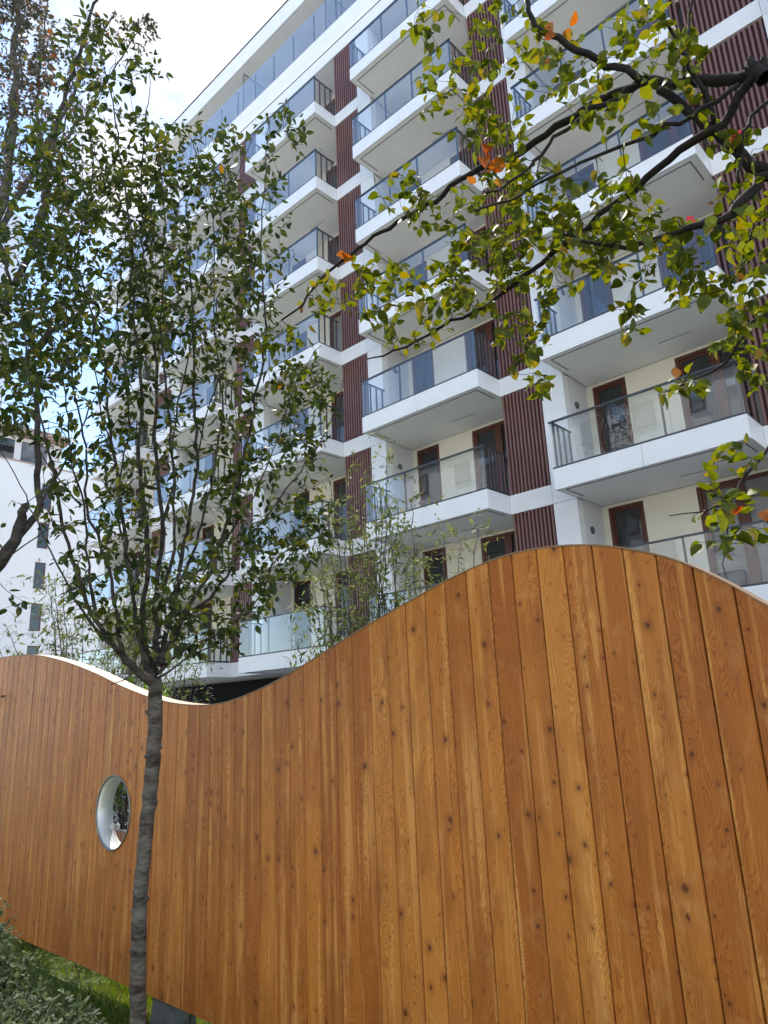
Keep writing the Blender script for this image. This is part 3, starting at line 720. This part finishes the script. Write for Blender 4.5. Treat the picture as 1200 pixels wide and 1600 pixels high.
def cloud(specs, rng=RNG):
    """specs: (px, py, sx, sy, count, dist, spread) -> target points in the air"""
    out_ = []
    for px, py, sx, sy, n, dh, dd in specs:
        for _ in range(n):
            while True:
                a, c = rng.uniform(-1, 1, 2)
                if a * a + c * c < 1: break
            out_.append(hd(px + a * sx, py + c * sy, dh + rng.uniform(-dd, dd)))
    return out_

# ---- young multi-stemmed tree in front of the fence
DT = 3.35
base = hd(240, 1062, DT); bx, by = base[0], base[1]
t1 = empty('young_tree', (bx, by, -.08), 'young tree with slim knobbly trunk and upright stems, standing beside the porthole', 'tree')
tr = Plant()
hfork = base[2]
trunk_pts = [(bx + .012 * math.sin(q * 5), by + .01 * math.cos(q * 4), q) for q in np.linspace(-.1, hfork, 14)]
q = smooth_path(trunk_pts, .03, .0016); rr = np.interp(q[:, 2], [0, .15, hfork * .6, hfork - .1, hfork], [.040, .032, .029, .031, .026]) * RNG.uniform(.98, 1.025, len(q))
tb_ = MB(); tube(tb_, q, rr, 18)
for _ in range(34):   # pruned buds and knobs
    z = random.uniform(.15, hfork - .08); an = random.uniform(-2.0, .9); i = int(np.argmin(abs(q[:, 2] - z))); c = q[i]; rd = rr[i]; dv = np.array([math.cos(an), math.sin(an), .35]); s_ = random.uniform(.005, .0125)
    tube(tb_, [c + dv * (rd - .006), c + dv * (rd + s_ * .5), c + dv * (rd + s_ * 1.1)], [s_ * 1.3, s_, s_ * .45], 7)
o = tb_.build('trunk', M_BARK_T, None, smooth=True); child(o, t1)
stems = [
 ([(238, 1066), (196, 1036), (160, 985), (128, 920), (104, 850), (88, 770), (66, 670), (44, 570), (30, 470)], -.10, -.45, .0135),
 ([(150, 965), (140, 880), (128, 790), (108, 690), (95, 600), (78, 500), (72, 400)], -.1, .25, .0075),
 ([(196, 1036), (182, 960), (168, 880), (140, 790), (132, 700), (112, 600), (106, 500), (98, 380)], -.03, -.15, .010),
 ([(240, 1060), (218, 1015), (207, 930), (196, 850), (190, 760), (172, 650), (158, 540), (126, 400), (150, 240), (110, 130)], -.05, .5, .012),
 ([(243, 1056), (226, 975), (232, 860), (222, 740), (214, 620), (202, 470), (195, 310), (175, 160), (140, 30)], .05, -.1, .015),
 ([(246, 1040), (243, 930), (252, 820), (242, 700), (237, 570), (228, 420), (226, 260), (235, 110)], .0, .3, .0145),
 ([(244, 955), (268, 860), (277, 760), (264, 640), (252, 500), (258, 350), (245, 210)], .0, -.5, .0095),
 ([(249, 1042), (270, 940), (288, 850), (304, 750), (298, 630), (297, 490), (288, 340), (302, 240), (290, 190)], .05, .15, .0135),
 ([(272, 930), (306, 850), (328, 760), (347, 640), (338, 500), (334, 350), (338, 250)], .05, .5, .0085),
 ([(252, 1035), (292, 960), (335, 870), (372, 770), (398, 640), (416, 510), (404, 360), (424, 190)], -.05, -.2, .0115),
 ([(292, 960), (340, 915), (388, 850), (436, 785), (482, 722), (522, 645), (538, 585)], -.05, .3, .0075),
 ([(248, 1052), (296, 1008), (350, 985), (402, 930), (446, 868), (500, 825)], -.02, -.3, .006),
 ([(172, 1005), (130, 950), (84, 880), (52, 810), (20, 740), (-20, 660)], -.05, .35, .0065),
 ([(252, 820), (272, 760), (268, 690), (290, 570), (312, 440), (362, 290), (396, 210)], .15, -.3, .006),
 ([(200, 880), (186, 780), (204, 650), (176, 490), (188, 340), (144, 210), (180, 90)], .1, .1, .0065),
 ([(340, 860), (385, 790), (430, 700), (458, 600), (498, 540)], .0, -.1, .005),
 ([(190, 760), (160, 660), (140, 560), (60, 470), (20, 400)], .2, .4, .005),
 ([(304, 750), (330, 640), (370, 540), (384, 430), (378, 320)], .1, .3, .005),
 ([(128, 790), (70, 720), (30, 640), (0, 560)], .1, .0, .004),
 ([(246, 1060), (290, 1032), (340, 1004), (380, 985)], -.02, .1, .004),
 ([(235, 1064), (215, 1050), (196, 1058), (170, 1070)], -.02, -.1, .003),
]
for pts, o0, o1, r in stems:
    r *= .80; m = len(pts); tr.limb([hd(px + (RNG.normal(0, 3) if i else 0), py, DT + o0 + (o1 - o0) * (i / (m - 1)) ** 1.2) for i, (px, py) in enumerate(pts)], r, max(.0018, r * .16), .06, .0045, 8, 1.0)
lv = Leaves()
S1 = [(60, 470, 75, 150, 100, DT, .6), (180, 420, 120, 160, 300, DT + .1, .75), (300, 400, 110, 150, 250, DT, .75), (400, 380, 60, 140, 75, DT, .5), (150, 250, 120, 90, 190, DT + .1, .6),
      (150, 90, 70, 80, 40, DT - .3, .4), (300, 240, 90, 60, 75, DT, .5), (120, 620, 110, 110, 110, DT, .6), (290, 600, 120, 120, 140, DT, .7), (420, 620, 90, 110, 80, DT, .5), (480, 640, 50, 80, 50, DT, .4),
      (150, 810, 90, 110, 75, DT, .55), (280, 800, 130, 110, 130, DT, .6), (430, 780, 90, 100, 105, DT, .5), (200, 940, 110, 60, 70, DT, .5), (340, 930, 90, 70, 95, DT, .5), (410, 880, 80, 50, 60, DT, .4), (490, 830, 40, 40, 24, DT, .3), (330, 1005, 60, 25, 26, DT, .3), (240, 985, 70, 40, 30, DT, .4),
      (440, 210, 40, 55, 18, DT - .2, .3), (240, 120, 25, 40, 6, DT, .2), (30, 620, 45, 60, 18, DT, .4)]
tr.grow(cloud([q[:4] + (int(q[4] * 1.5),) + q[5:] for q in S1]), lv, .043, spacing=.044, rtip=.0013, droop=.25, up=.5, bare=.2, rmax=.006, wob=.1)
tr.wood('branches', M_BARK_M, t1)
lv.build('foliage', M_LEAF_D, t1, 'ovate', .50, .45, .3)
lo_ = Leaves()
for px, py in ((345, 270), (360, 262), (440, 605), (470, 490), (485, 508)): lo_.add(hd(px, py, DT - .4), RNG.normal(0, 1, 3), RNG.normal(0, 1, 3), .055)
lo_.build('yellow_leaves', M_LEAF_A, t1)

# ---- old fruit tree reaching in from the right
t2x = hd(1500, 420, 2.7)
t2 = empty('fruit_tree', (t2x[0], t2x[1], -.08), 'gnarled dark limbs with yellow-green and a few orange leaves reaching in from the right', 'tree')
ft = Plant(); R2 = 2.35
def limb2(pts, da, db, r0, r1, jit=.006, n=9):
    r0 *= .88
    m = len(pts); ft.limb([hd(px, py, da + (db - da) * i / (m - 1)) for i, (px, py) in enumerate(pts)], r0, r1, .04, jit, n)
tk = [(t2x[0], t2x[1], -.1), (t2x[0] - .03, t2x[1] + .02, .9), (t2x[0] + .02, t2x[1], 1.7), tuple(hd(1420, 330, 2.55)), tuple(hd(1300, 190, 2.35)), tuple(hd(1215, 118, R2))]
tkq = smooth_path(tk, .08, .006); b = MB(); tube(b, tkq, np.linspace(.13, .036, len(tkq)), 14); o = b.build('trunk', M_BARK_D, None, True); child(o, t2)
limb2([(1230, 125), (1205, 108), (1185, 112), (1160, 122), (1100, 128), (1040, 133), (1012, 124), (985, 138), (930, 162), (885, 190), (850, 212), (800, 246), (740, 268), (680, 312), (620, 347), (560, 388), (500, 437), (465, 482), (440, 500)], R2, 2.95, .027, .004, .004)
limb2([(1195, 122), (1178, 108), (1170, 98), (1172, 90)], R2, R2, .032, .010, .004)
limb2([(1205, 112), (1192, 98), (1196, 88)], R2, R2, .022, .005, .004)
limb2([(1010, 128), (965, 152), (925, 176), (880, 203), (845, 240), (800, 285), (760, 300)], R2 + .05, 2.2, .012, .004)
limb2([(1012, 124), (960, 106), (900, 76), (850, 50), (832, 32), (818, -20)], R2, 2.3, .017, .009)
limb2([(1260, 290), (1200, 268), (1170, 258), (1130, 216), (1090, 184), (1060, 164), (1030, 140)], 2.45, R2 + .06, .026, .016, .004)
limb2([(1190, 118), (1165, 133), (1140, 176), (1110, 206), (1060, 236), (1010, 281), (960, 321), (920, 352), (870, 392), (830, 420), (795, 455), (740, 487), (690, 513), (655, 531), (617, 550), (573, 561)], R2, 2.7, .020, .003, .005)
limb2([(1155, 132), (1080, 180), (1040, 200), (970, 230), (910, 256), (860, 275), (800, 312), (740, 330)], R2 - .03, 2.1, .010, .003)
limb2([(1260, 270), (1200, 276), (1180, 290), (1150, 326), (1130, 340), (1080, 356), (1020, 376), (980, 388), (920, 376), (880, 366)], 2.4, 2.2, .022, .004, .004)
limb2([(1082, -20), (1074, 60), (1069, 128)], R2, R2, .004, .006)
limb2([(1030, 20), (1055, 75), (1078, 105), (1100, 150), (1115, 190)], 2.3, 2.4, .006, .010)
limb2([(1240, 130), (1200, 155), (1170, 185), (1160, 225), (1155, 285)], 2.5, 2.35, .008, .006)
limb2([(1230, 480), (1180, 500), (1150, 548), (1110, 580), (1070, 600), (1040, 612)], 2.6, 2.5, .008, .002)
limb2([(1240, 660), (1195, 700), (1170, 740), (1135, 785), (1100, 798), (1045, 806)], 2.6, 2.4, .008, .0015)
limb2([(1135, 785), (1138, 850), (1136, 905)], 2.4, 2.4, .003, .0012)
limb2([(1175, 300), (1178, 350), (1160, 420), (1130, 455)], 2.4, 2.45, .004, .002)
lv = Leaves()
S2 = [(640, 470, 80, 75, 46, 2.7, .3), (740, 430, 70, 60, 48, 2.6, .3), (830, 300, 80, 60, 48, 2.45, .3), (850, 400, 90, 60, 62, 2.5, .3), (780, 200, 60, 60, 26, 2.5, .25), (700, 150, 50, 60, 20, 2.55, .2), (660, 60, 30, 60, 8, 2.6, .2),
      (780, 60, 70, 60, 22, 2.4, .2), (880, 110, 70, 50, 22, 2.3, .2), (1000, 60, 80, 55, 30, 2.35, .2), (1080, 110, 40, 50, 16, 2.35, .15), (950, 330, 90, 60, 48, 2.4, .3), (960, 180, 80, 40, 16, 2.3, .15), (820, 520, 45, 65, 26, 2.5, .2), (840, 590, 20, 30, 7, 2.5, .1),
      (1010, 400, 70, 50, 28, 2.4, .2), (1080, 370, 60, 50, 18, 2.4, .2), (1150, 330, 50, 60, 18, 2.45, .2), (1170, 420, 40, 50, 20, 2.5, .2), (1160, 520, 45, 40, 24, 2.5, .2), (1090, 450, 60, 25, 16, 2.45, .15), (980, 500, 25, 30, 9, 2.4, .1),
      (1060, 600, 45, 25, 8, 2.5, .1), (1180, 580, 20, 40, 10, 2.5, .1), (1150, 740, 50, 60, 14, 2.45, .15), (1140, 820, 55, 50, 16, 2.4, .15), (620, 300, 40, 40, 12, 2.65, .15), (590, 440, 40, 30, 16, 2.8, .15), (500, 460, 50, 30, 12, 2.85, .2), (440, 560, 50, 60, 14, 2.9, .2), (690, 330, 60, 40, 16, 2.6, .2),
      (760, 350, 50, 40, 18, 2.5, .2), (1110, 190, 40, 40, 8, 2.4, .1), (1150, 230, 45, 30, 10, 2.4, .1)]
ft.grow(cloud([q[:4] + (int(q[4] * 1.2),) + q[5:] for q in S2]), lv, .046, spacing=.042, rtip=.0012, droop=.45, up=.1, bare=.25, rmax=.0045, wob=.16)
ft.wood('branches', M_BARK_D, t2)
lv.build('foliage', M_LEAF_Y, t2, 'ovate', .68, .5, .4)
lo_ = Leaves()
for px, py, l_ in ((853, 42, .06), (890, 42, .055), (757, 248, .06), (790, 262, .07), (775, 286, .045), (531, 398, .062), (868, 92, .045), (878, 392, .04), (1058, 588, .04), (1142, 798, .04), (1195, 805, .05), (1172, 430, .04), (850, 60, .05), (740, 280, .045), (800, 262, .05), (1195, 545, .04), (1110, 310, .035)):
    for _ in range(2 if l_ > .05 else 1): lo_.add(hd(px + RNG.normal(0, 4), py + RNG.normal(0, 4), 2.3 if px > 600 else 2.85), RNG.normal(0, 1, 3), np.array(CR @ [0, 0, -1]) + RNG.normal(0, .4, 3), l_)
lo_.build('orange_leaves', M_LEAF_O, t2, 'ovate', .72, .6, .5)
for k, pp in enumerate(([(1140, 222), (1150, 212), (1158, 208)], [(1072, 345), (1080, 343), (1086, 350)])):
    b = MB(); pts = [hd(px, py, 2.33) for px, py in pp]
    for a, c in zip(pts[:-1], pts[1:]): b.add([a, c, c + np.array([.003, 0, .014]), a + np.array([.003, 0, .014]), a + np.array([.002, .002, 0]), c + np.array([.002, .002, 0])], [(0, 1, 2, 3), (0, 4, 5, 1)])
    o = b.build('ribbon', M_RIB)
    tag(o, 'scrap of red ribbon caught on the highest right-hand limb' if k == 0 else 'small red ribbon scrap lower down, beside the long arching limb', 'ribbon')

# ---- bigger tree at the left edge
t3x = hd(-330, 1150, 6.2)
t3 = empty('leaning_tree', (t3x[0], t3x[1], -.08), 'dark-barked leaning tree entering at the left edge with a broken stub limb', 'tree')
lt = Plant()
def limb3(pts, da, db, r0, r1, jit=.012):
    m = len(pts); lt.limb([hd(px, py, da + (db - da) * i / (m - 1)) for i, (px, py) in enumerate(pts)], r0, r1, .09, jit, 9)
tkq = smooth_path([(t3x[0], t3x[1], -.1), (t3x[0] + .05, t3x[1], 1.2), tuple(hd(-250, 1000, 6.0)), tuple(hd(-130, 960, 5.9)), tuple(hd(-30, 905, 5.8))], .12, .01)
b = MB(); tube(b, tkq, np.linspace(.16, .06, len(tkq)), 12); o = b.build('trunk', M_BARK_D, None, True); child(o, t3)
limb3([(-30, 905), (0, 878), (22, 840), (34, 808), (36, 794), (41, 786)], 5.8, 5.7, .056, .022)
limb3([(18, 850), (45, 820), (62, 785), (60, 740), (58, 640), (50, 560), (45, 480)], 5.75, 5.9, .030, .012)
limb3([(62, 785), (85, 750), (110, 700), (150, 620)], 5.8, 6.2, .012, .005)
limb3([(-30, 900), (20, 870), (70, 830), (80, 825)], 5.8, 5.6, .007, .003)
tkq2 = [(-260, 900), (-130, 700), (-40, 600), (0, 585), (40, 560), (70, 530), (95, 508), (125, 490), (140, 450)]
limb3(tkq2, 6.0, 5.4, .085, .015)
limb3([(-60, 620), (10, 470), (60, 350), (90, 190), (130, 60), (160, -20)], 5.8, 5.4, .035, .010)
limb3([(30, 430), (70, 330), (100, 200), (115, 90)], 5.6, 6.0, .012, .005)
limb3([(20, 460), (-10, 300), (25, 150), (30, 0)], 5.6, 5.9, .015, .006)
lv = Leaves()
S3 = [(40, 420, 70, 90, 90, 5.5, .7), (60, 540, 80, 60, 90, 5.4, .6), (20, 620, 50, 60, 55, 5.5, .6), (80, 300, 80, 80, 50, 5.5, .6), (100, 150, 60, 90, 22, 5.5, .5), (20, 270, 50, 80, 35, 5.6, .5), (30, 820, 60, 60, 5, 5.7, .3), (20, 950, 30, 30, 5, 5.6, .2), (60, 700, 60, 40, 8, 5.7, .4), (150, 500, 60, 60, 30, 5.6, .4)]
lt.grow(cloud([q[:4] + (int(q[4] * 1.05),) + q[5:] for q in S3]), lv, .075, spacing=.08, rtip=.002, droop=.25, up=.3, rmax=.009, wob=.14)
lt.wood('branches', M_BARK_M, t3)
lv.build('foliage', M_LEAF_D, t3, 'ovate', .52, .3, .15)

# ---- tall fine-leaved tree behind, at top left
t4x = hd(-120, 1130, 11.)
t4 = empty('fine_leaved_tree', (t4x[0], t4x[1], -.08), 'tall tree with tiny reddish-green leaves against the sky in the top left corner', 'tree')
st = Plant()
def limb4(pts, da, db, r0, r1):
    m = len(pts); st.limb([hd(px, py, da + (db - da) * i / (m - 1)) for i, (px, py) in enumerate(pts)], r0, r1, .2, .02, 7)
tkq = smooth_path([(t4x[0], t4x[1], -.1), tuple(hd(-110, 900, 11.)), tuple(hd(-80, 650, 11.)), tuple(hd(-40, 450, 10.8))], .3, .02)
b = MB(); tube(b, tkq, np.linspace(.22, .11, len(tkq)), 10); o = b.build('trunk', M_BARK_L, None, True); child(o, t4)
limb4([(-40, 450), (0, 330), (20, 180), (25, 0), (20, -60)], 10.8, 10.5, .09, .03)
limb4([(-20, 400), (60, 250), (110, 160), (150, 60), (180, 20)], 10.8, 10.6, .05, .012)
limb4([(30, 300), (110, 210), (170, 120), (215, 50)], 10.8, 10.3, .03, .008)
limb4([(60, 250), (60, 120), (75, 0)], 10.6, 11., .03, .01)
limb4([(-20, 400), (50, 380), (130, 350), (170, 300)], 10.8, 10.4, .03, .01)
lv = Leaves()
S4 = [(30, 80, 60, 90, 190, 10.6, 1.), (40, 230, 70, 80, 150, 10.6, 1.), (110, 120, 50, 90, 75, 10.6, .8), (130, 300, 60, 70, 70, 10.6, .8), (225, 55, 22, 32, 26, 10.4, .3), (180, 40, 40, 25, 18, 10.5, .3), (30, 10, 50, 30, 60, 10.6, .8)]
st.grow(cloud([q[:4] + (int(q[4] * 1.6),) + q[5:] for q in S4]), lv, .075, spacing=.07, rtip=.004, droop=.3, up=.3, rmax=.014, wob=.15, every=2)
st.wood('branches', M_BARK_L, t4)
lv.build('foliage', M_LEAF_S, t4, 'simple', .55, .2, .1)

# ---- willowy shrubs behind the fence
def willow(name, label, cx, cy, hh, spread, nst, nleaf, ll, tilt=(0, 0), group=None):
    e = empty(name, (cx, cy, -.08), label, 'shrub', group)
    pl = Plant(); lv = Leaves(); att = []
    for k in range(nst):
        an = RNG.uniform(0, 2 * math.pi); rr_ = RNG.uniform(.02, .16); sp = spread * math.sqrt(RNG.uniform(.02, 1)); an2 = an + RNG.normal(0, .4); h_ = hh * RNG.uniform(.6, 1.)
        p = [(cx + rr_ * math.cos(an), cy + rr_ * math.sin(an), -.09)]
        for t_ in (.3, .6, 1.): p.append((cx + tilt[0] * t_ + (rr_ + sp * t_ ** 1.5) * math.cos(an2), cy + tilt[1] * t_ + (rr_ + sp * t_ ** 1.5) * math.sin(an2), h_ * t_))
        q = pl.limb(p, .011, .003, .12, .008, 5)
        for _ in range(nleaf):
            i = int(len(q) * RNG.uniform(.25, 1)) - 1; att.append(q[i] + RNG.normal(0, .15, 3) + np.array([0, 0, .1]))
    pl.grow(att, lv, ll, spacing=.06, rtip=.0012, droop=.1, up=.6, rmax=.004, wob=.1, every=2)
    pl.wood('branches', M_BARK_L, e); lv.build('foliage', M_LEAF_W, e, 'narrow', .30, .2, .15)
    return e
c1 = hd(575, 1000, 5.6); c2 = hd(640, 1000, 5.9); c3 = hd(150, 1040, 8.2); c4 = hd(255, 1040, 9.)
willow('willow_shrub', 'airy willowy shrub of thin upright stems behind the fence, in front of the louvre strip', c1[0], c1[1], 3.6, .40, 24, 84, .058, group='willowy shrubs behind the fence')
willow('willow_shrub', 'airy willowy shrub spreading rightwards in front of the low balcony glass', c2[0], c2[1], 3.2, .6, 20, 58, .058, tilt=(.35, 0), group='willowy shrubs behind the fence')
willow('willow_shrub', 'greyish bushy willow behind the left crest of the fence, below the white building', c3[0], c3[1], 3.2, 1.0, 30, 70, .062, group='willowy shrubs behind the fence')
willow('willow_shrub', 'thin willow partly hidden by the young tree fork, behind the dip in the fence', c4[0], c4[1], 3.0, .6, 18, 40, .062, group='willowy shrubs behind the fence')

# ---- planter and shrub seen through the porthole
pc = hd(192, 1290, 7.6)
b = MB(); px_, py_ = pc[0], pc[1]
b.box(px_ - .9, px_ + .9, py_ - .3, py_ - .25, -.08, .74); b.box(px_ - .9, px_ + .9, py_ + .45, py_ + .5, -.08, .74); b.box(px_ - .9, px_ - .85, py_ - .25, py_ + .45, -.08, .74); b.box(px_ + .85, px_ + .9, py_ - .25, py_ + .45, -.08, .74); b.box(px_ - .85, px_ + .85, py_ - .25, py_ + .45, -.079, .64)
tag(b.build('planter', M_PLANTER), 'pale blue-white box planter seen through the round porthole', 'planter')
def mound(name, label, cx, cy, z0, rx, ry, hh, n, ll, m, mname='leaf', wr=.5, shape='simple', cat='shrub', nst=30):
    e = empty(name, (cx, cy, z0), label, cat); lv = Leaves(); pl = Plant(); att = []
    for _ in range(nst):
        an = RNG.uniform(0, 6.28); f = math.sqrt(RNG.uniform(0, 1)) * .8
        pl.limb([(cx + .1 * math.cos(an), cy + .1 * math.sin(an), z0), (cx + rx * f * .6 * math.cos(an), cy + ry * f * .6 * math.sin(an), z0 + hh * .5), (cx + rx * f * math.cos(an), cy + ry * f * math.sin(an), z0 + hh * (1 - f * f * .5) * .9)], .006, .0015, .06, .006, 5)
    for _ in range(n):
        an = RNG.uniform(0, 6.28); f = math.sqrt(RNG.uniform(0, 1)); zz_ = RNG.uniform(.15, 1.05) ** .7
        att.append((cx + rx * f * math.cos(an), cy + ry * f * math.sin(an), z0 + hh * zz_ * math.sqrt(max(.08, 1 - f * f * .8)) * RNG.uniform(.85, 1.1)))
    pl.grow(att, lv, ll, spacing=ll * .9, rtip=.0012, droop=.1, up=.5, rmax=.003, every=2, bare=.1)
    pl.wood('stems', M_BARK_L, e); lv.build('foliage', m, e, shape, wr, .2, .12)
    return e
mound('garden_shrub', 'bright green shrub growing in the planter behind the porthole', px_, py_ + .1, .64, .8, .4, 1.3, 420, .06, M_HEDGE)

# ---- bush and fern at the bottom left, grass
c = hd(5, 1600, 4.15)
mound('low_shrub', 'dark small-leaved shrub in the bottom left corner', c[0], c[1], -.08, .52, .48, .52, 1100, .034, M_LEAF_B, nst=60)
c = hd(-50, 1500, 4.9)
mound('low_shrub', 'taller grey-green shrub at the left edge against the fence boards', c[0], c[1], -.08, .46, .32, .78, 700, .036, M_LEAF_B, nst=40)
def fern(px, py, dh, label, n=7, ln=.2):
    c = hd(px, py, dh); e = empty('fern', (c[0], c[1], -.08), label, 'fern', 'ferns'); lv = Leaves(); pl = Plant()
    for k in range(n):
        an = RNG.uniform(0, 6.28); dv = np.array([math.cos(an), math.sin(an), 0]); q = pl.limb([(c[0], c[1], -.08), c * [1, 1, 0] + dv * ln * .35 + [0, 0, .22 + ln * .3], c * [1, 1, 0] + dv * ln * .9 + [0, 0, .28 + ln * .35]], .003, .001, .015, .0, 4)
        for i in range(len(q) // 3, len(q) - 1):
            td = q[i + 1] - q[i]; sd = np.cross(td, [0, 0, 1.]); sd /= np.linalg.norm(sd); f = 1 - (i / len(q)) * .8
            for s in (-1, 1): lv.add(q[i], sd * s + td * 12 * .05 / np.linalg.norm(td) * .8, np.array([0, 0, 1.]), .07 * f)
    pl.wood('stems', M_LEAF_B, e); lv.build('fronds', M_LEAF_W, e, 'narrow', .22, .1, .1)
fern(112, 1600, 3.75, 'pale feathery fern at the foot of the low shrub, left of the trunk', 9, .22)
fern(60, 1640, 3.7, 'pale feathery fern deep in the corner shrub', 8, .2)

# grass: nobody could count it
lv = Leaves(); n = 36000
gx = RNG.uniform(-7.6, -2.0, n); gy = RNG.uniform(1.15, 4.4, n)
for x, y in zip(gx, gy):
    d = np.array([RNG.normal(0, .45), RNG.normal(0, .45), 1.]); lv.add((x, y, -.082), d, RNG.normal(0, 1, 3), RNG.uniform(.035, .085))
n = 14000; gx = RNG.uniform(-5.2, -2.6, n); gy = RNG.uniform(1.9, 2.75, n)
for x, y in zip(gx, gy):
    d = np.array([RNG.normal(0, .45), RNG.normal(0, .45), 1.]); lv.add((x, y, -.082), d, RNG.normal(0, 1, 3), RNG.uniform(.03, .08))
o = lv.build('grass', M_GRASS, None, 'narrow', .085, .1, .35); tag(o, 'short green grass along the foot of the fence', 'grass', kind='stuff')
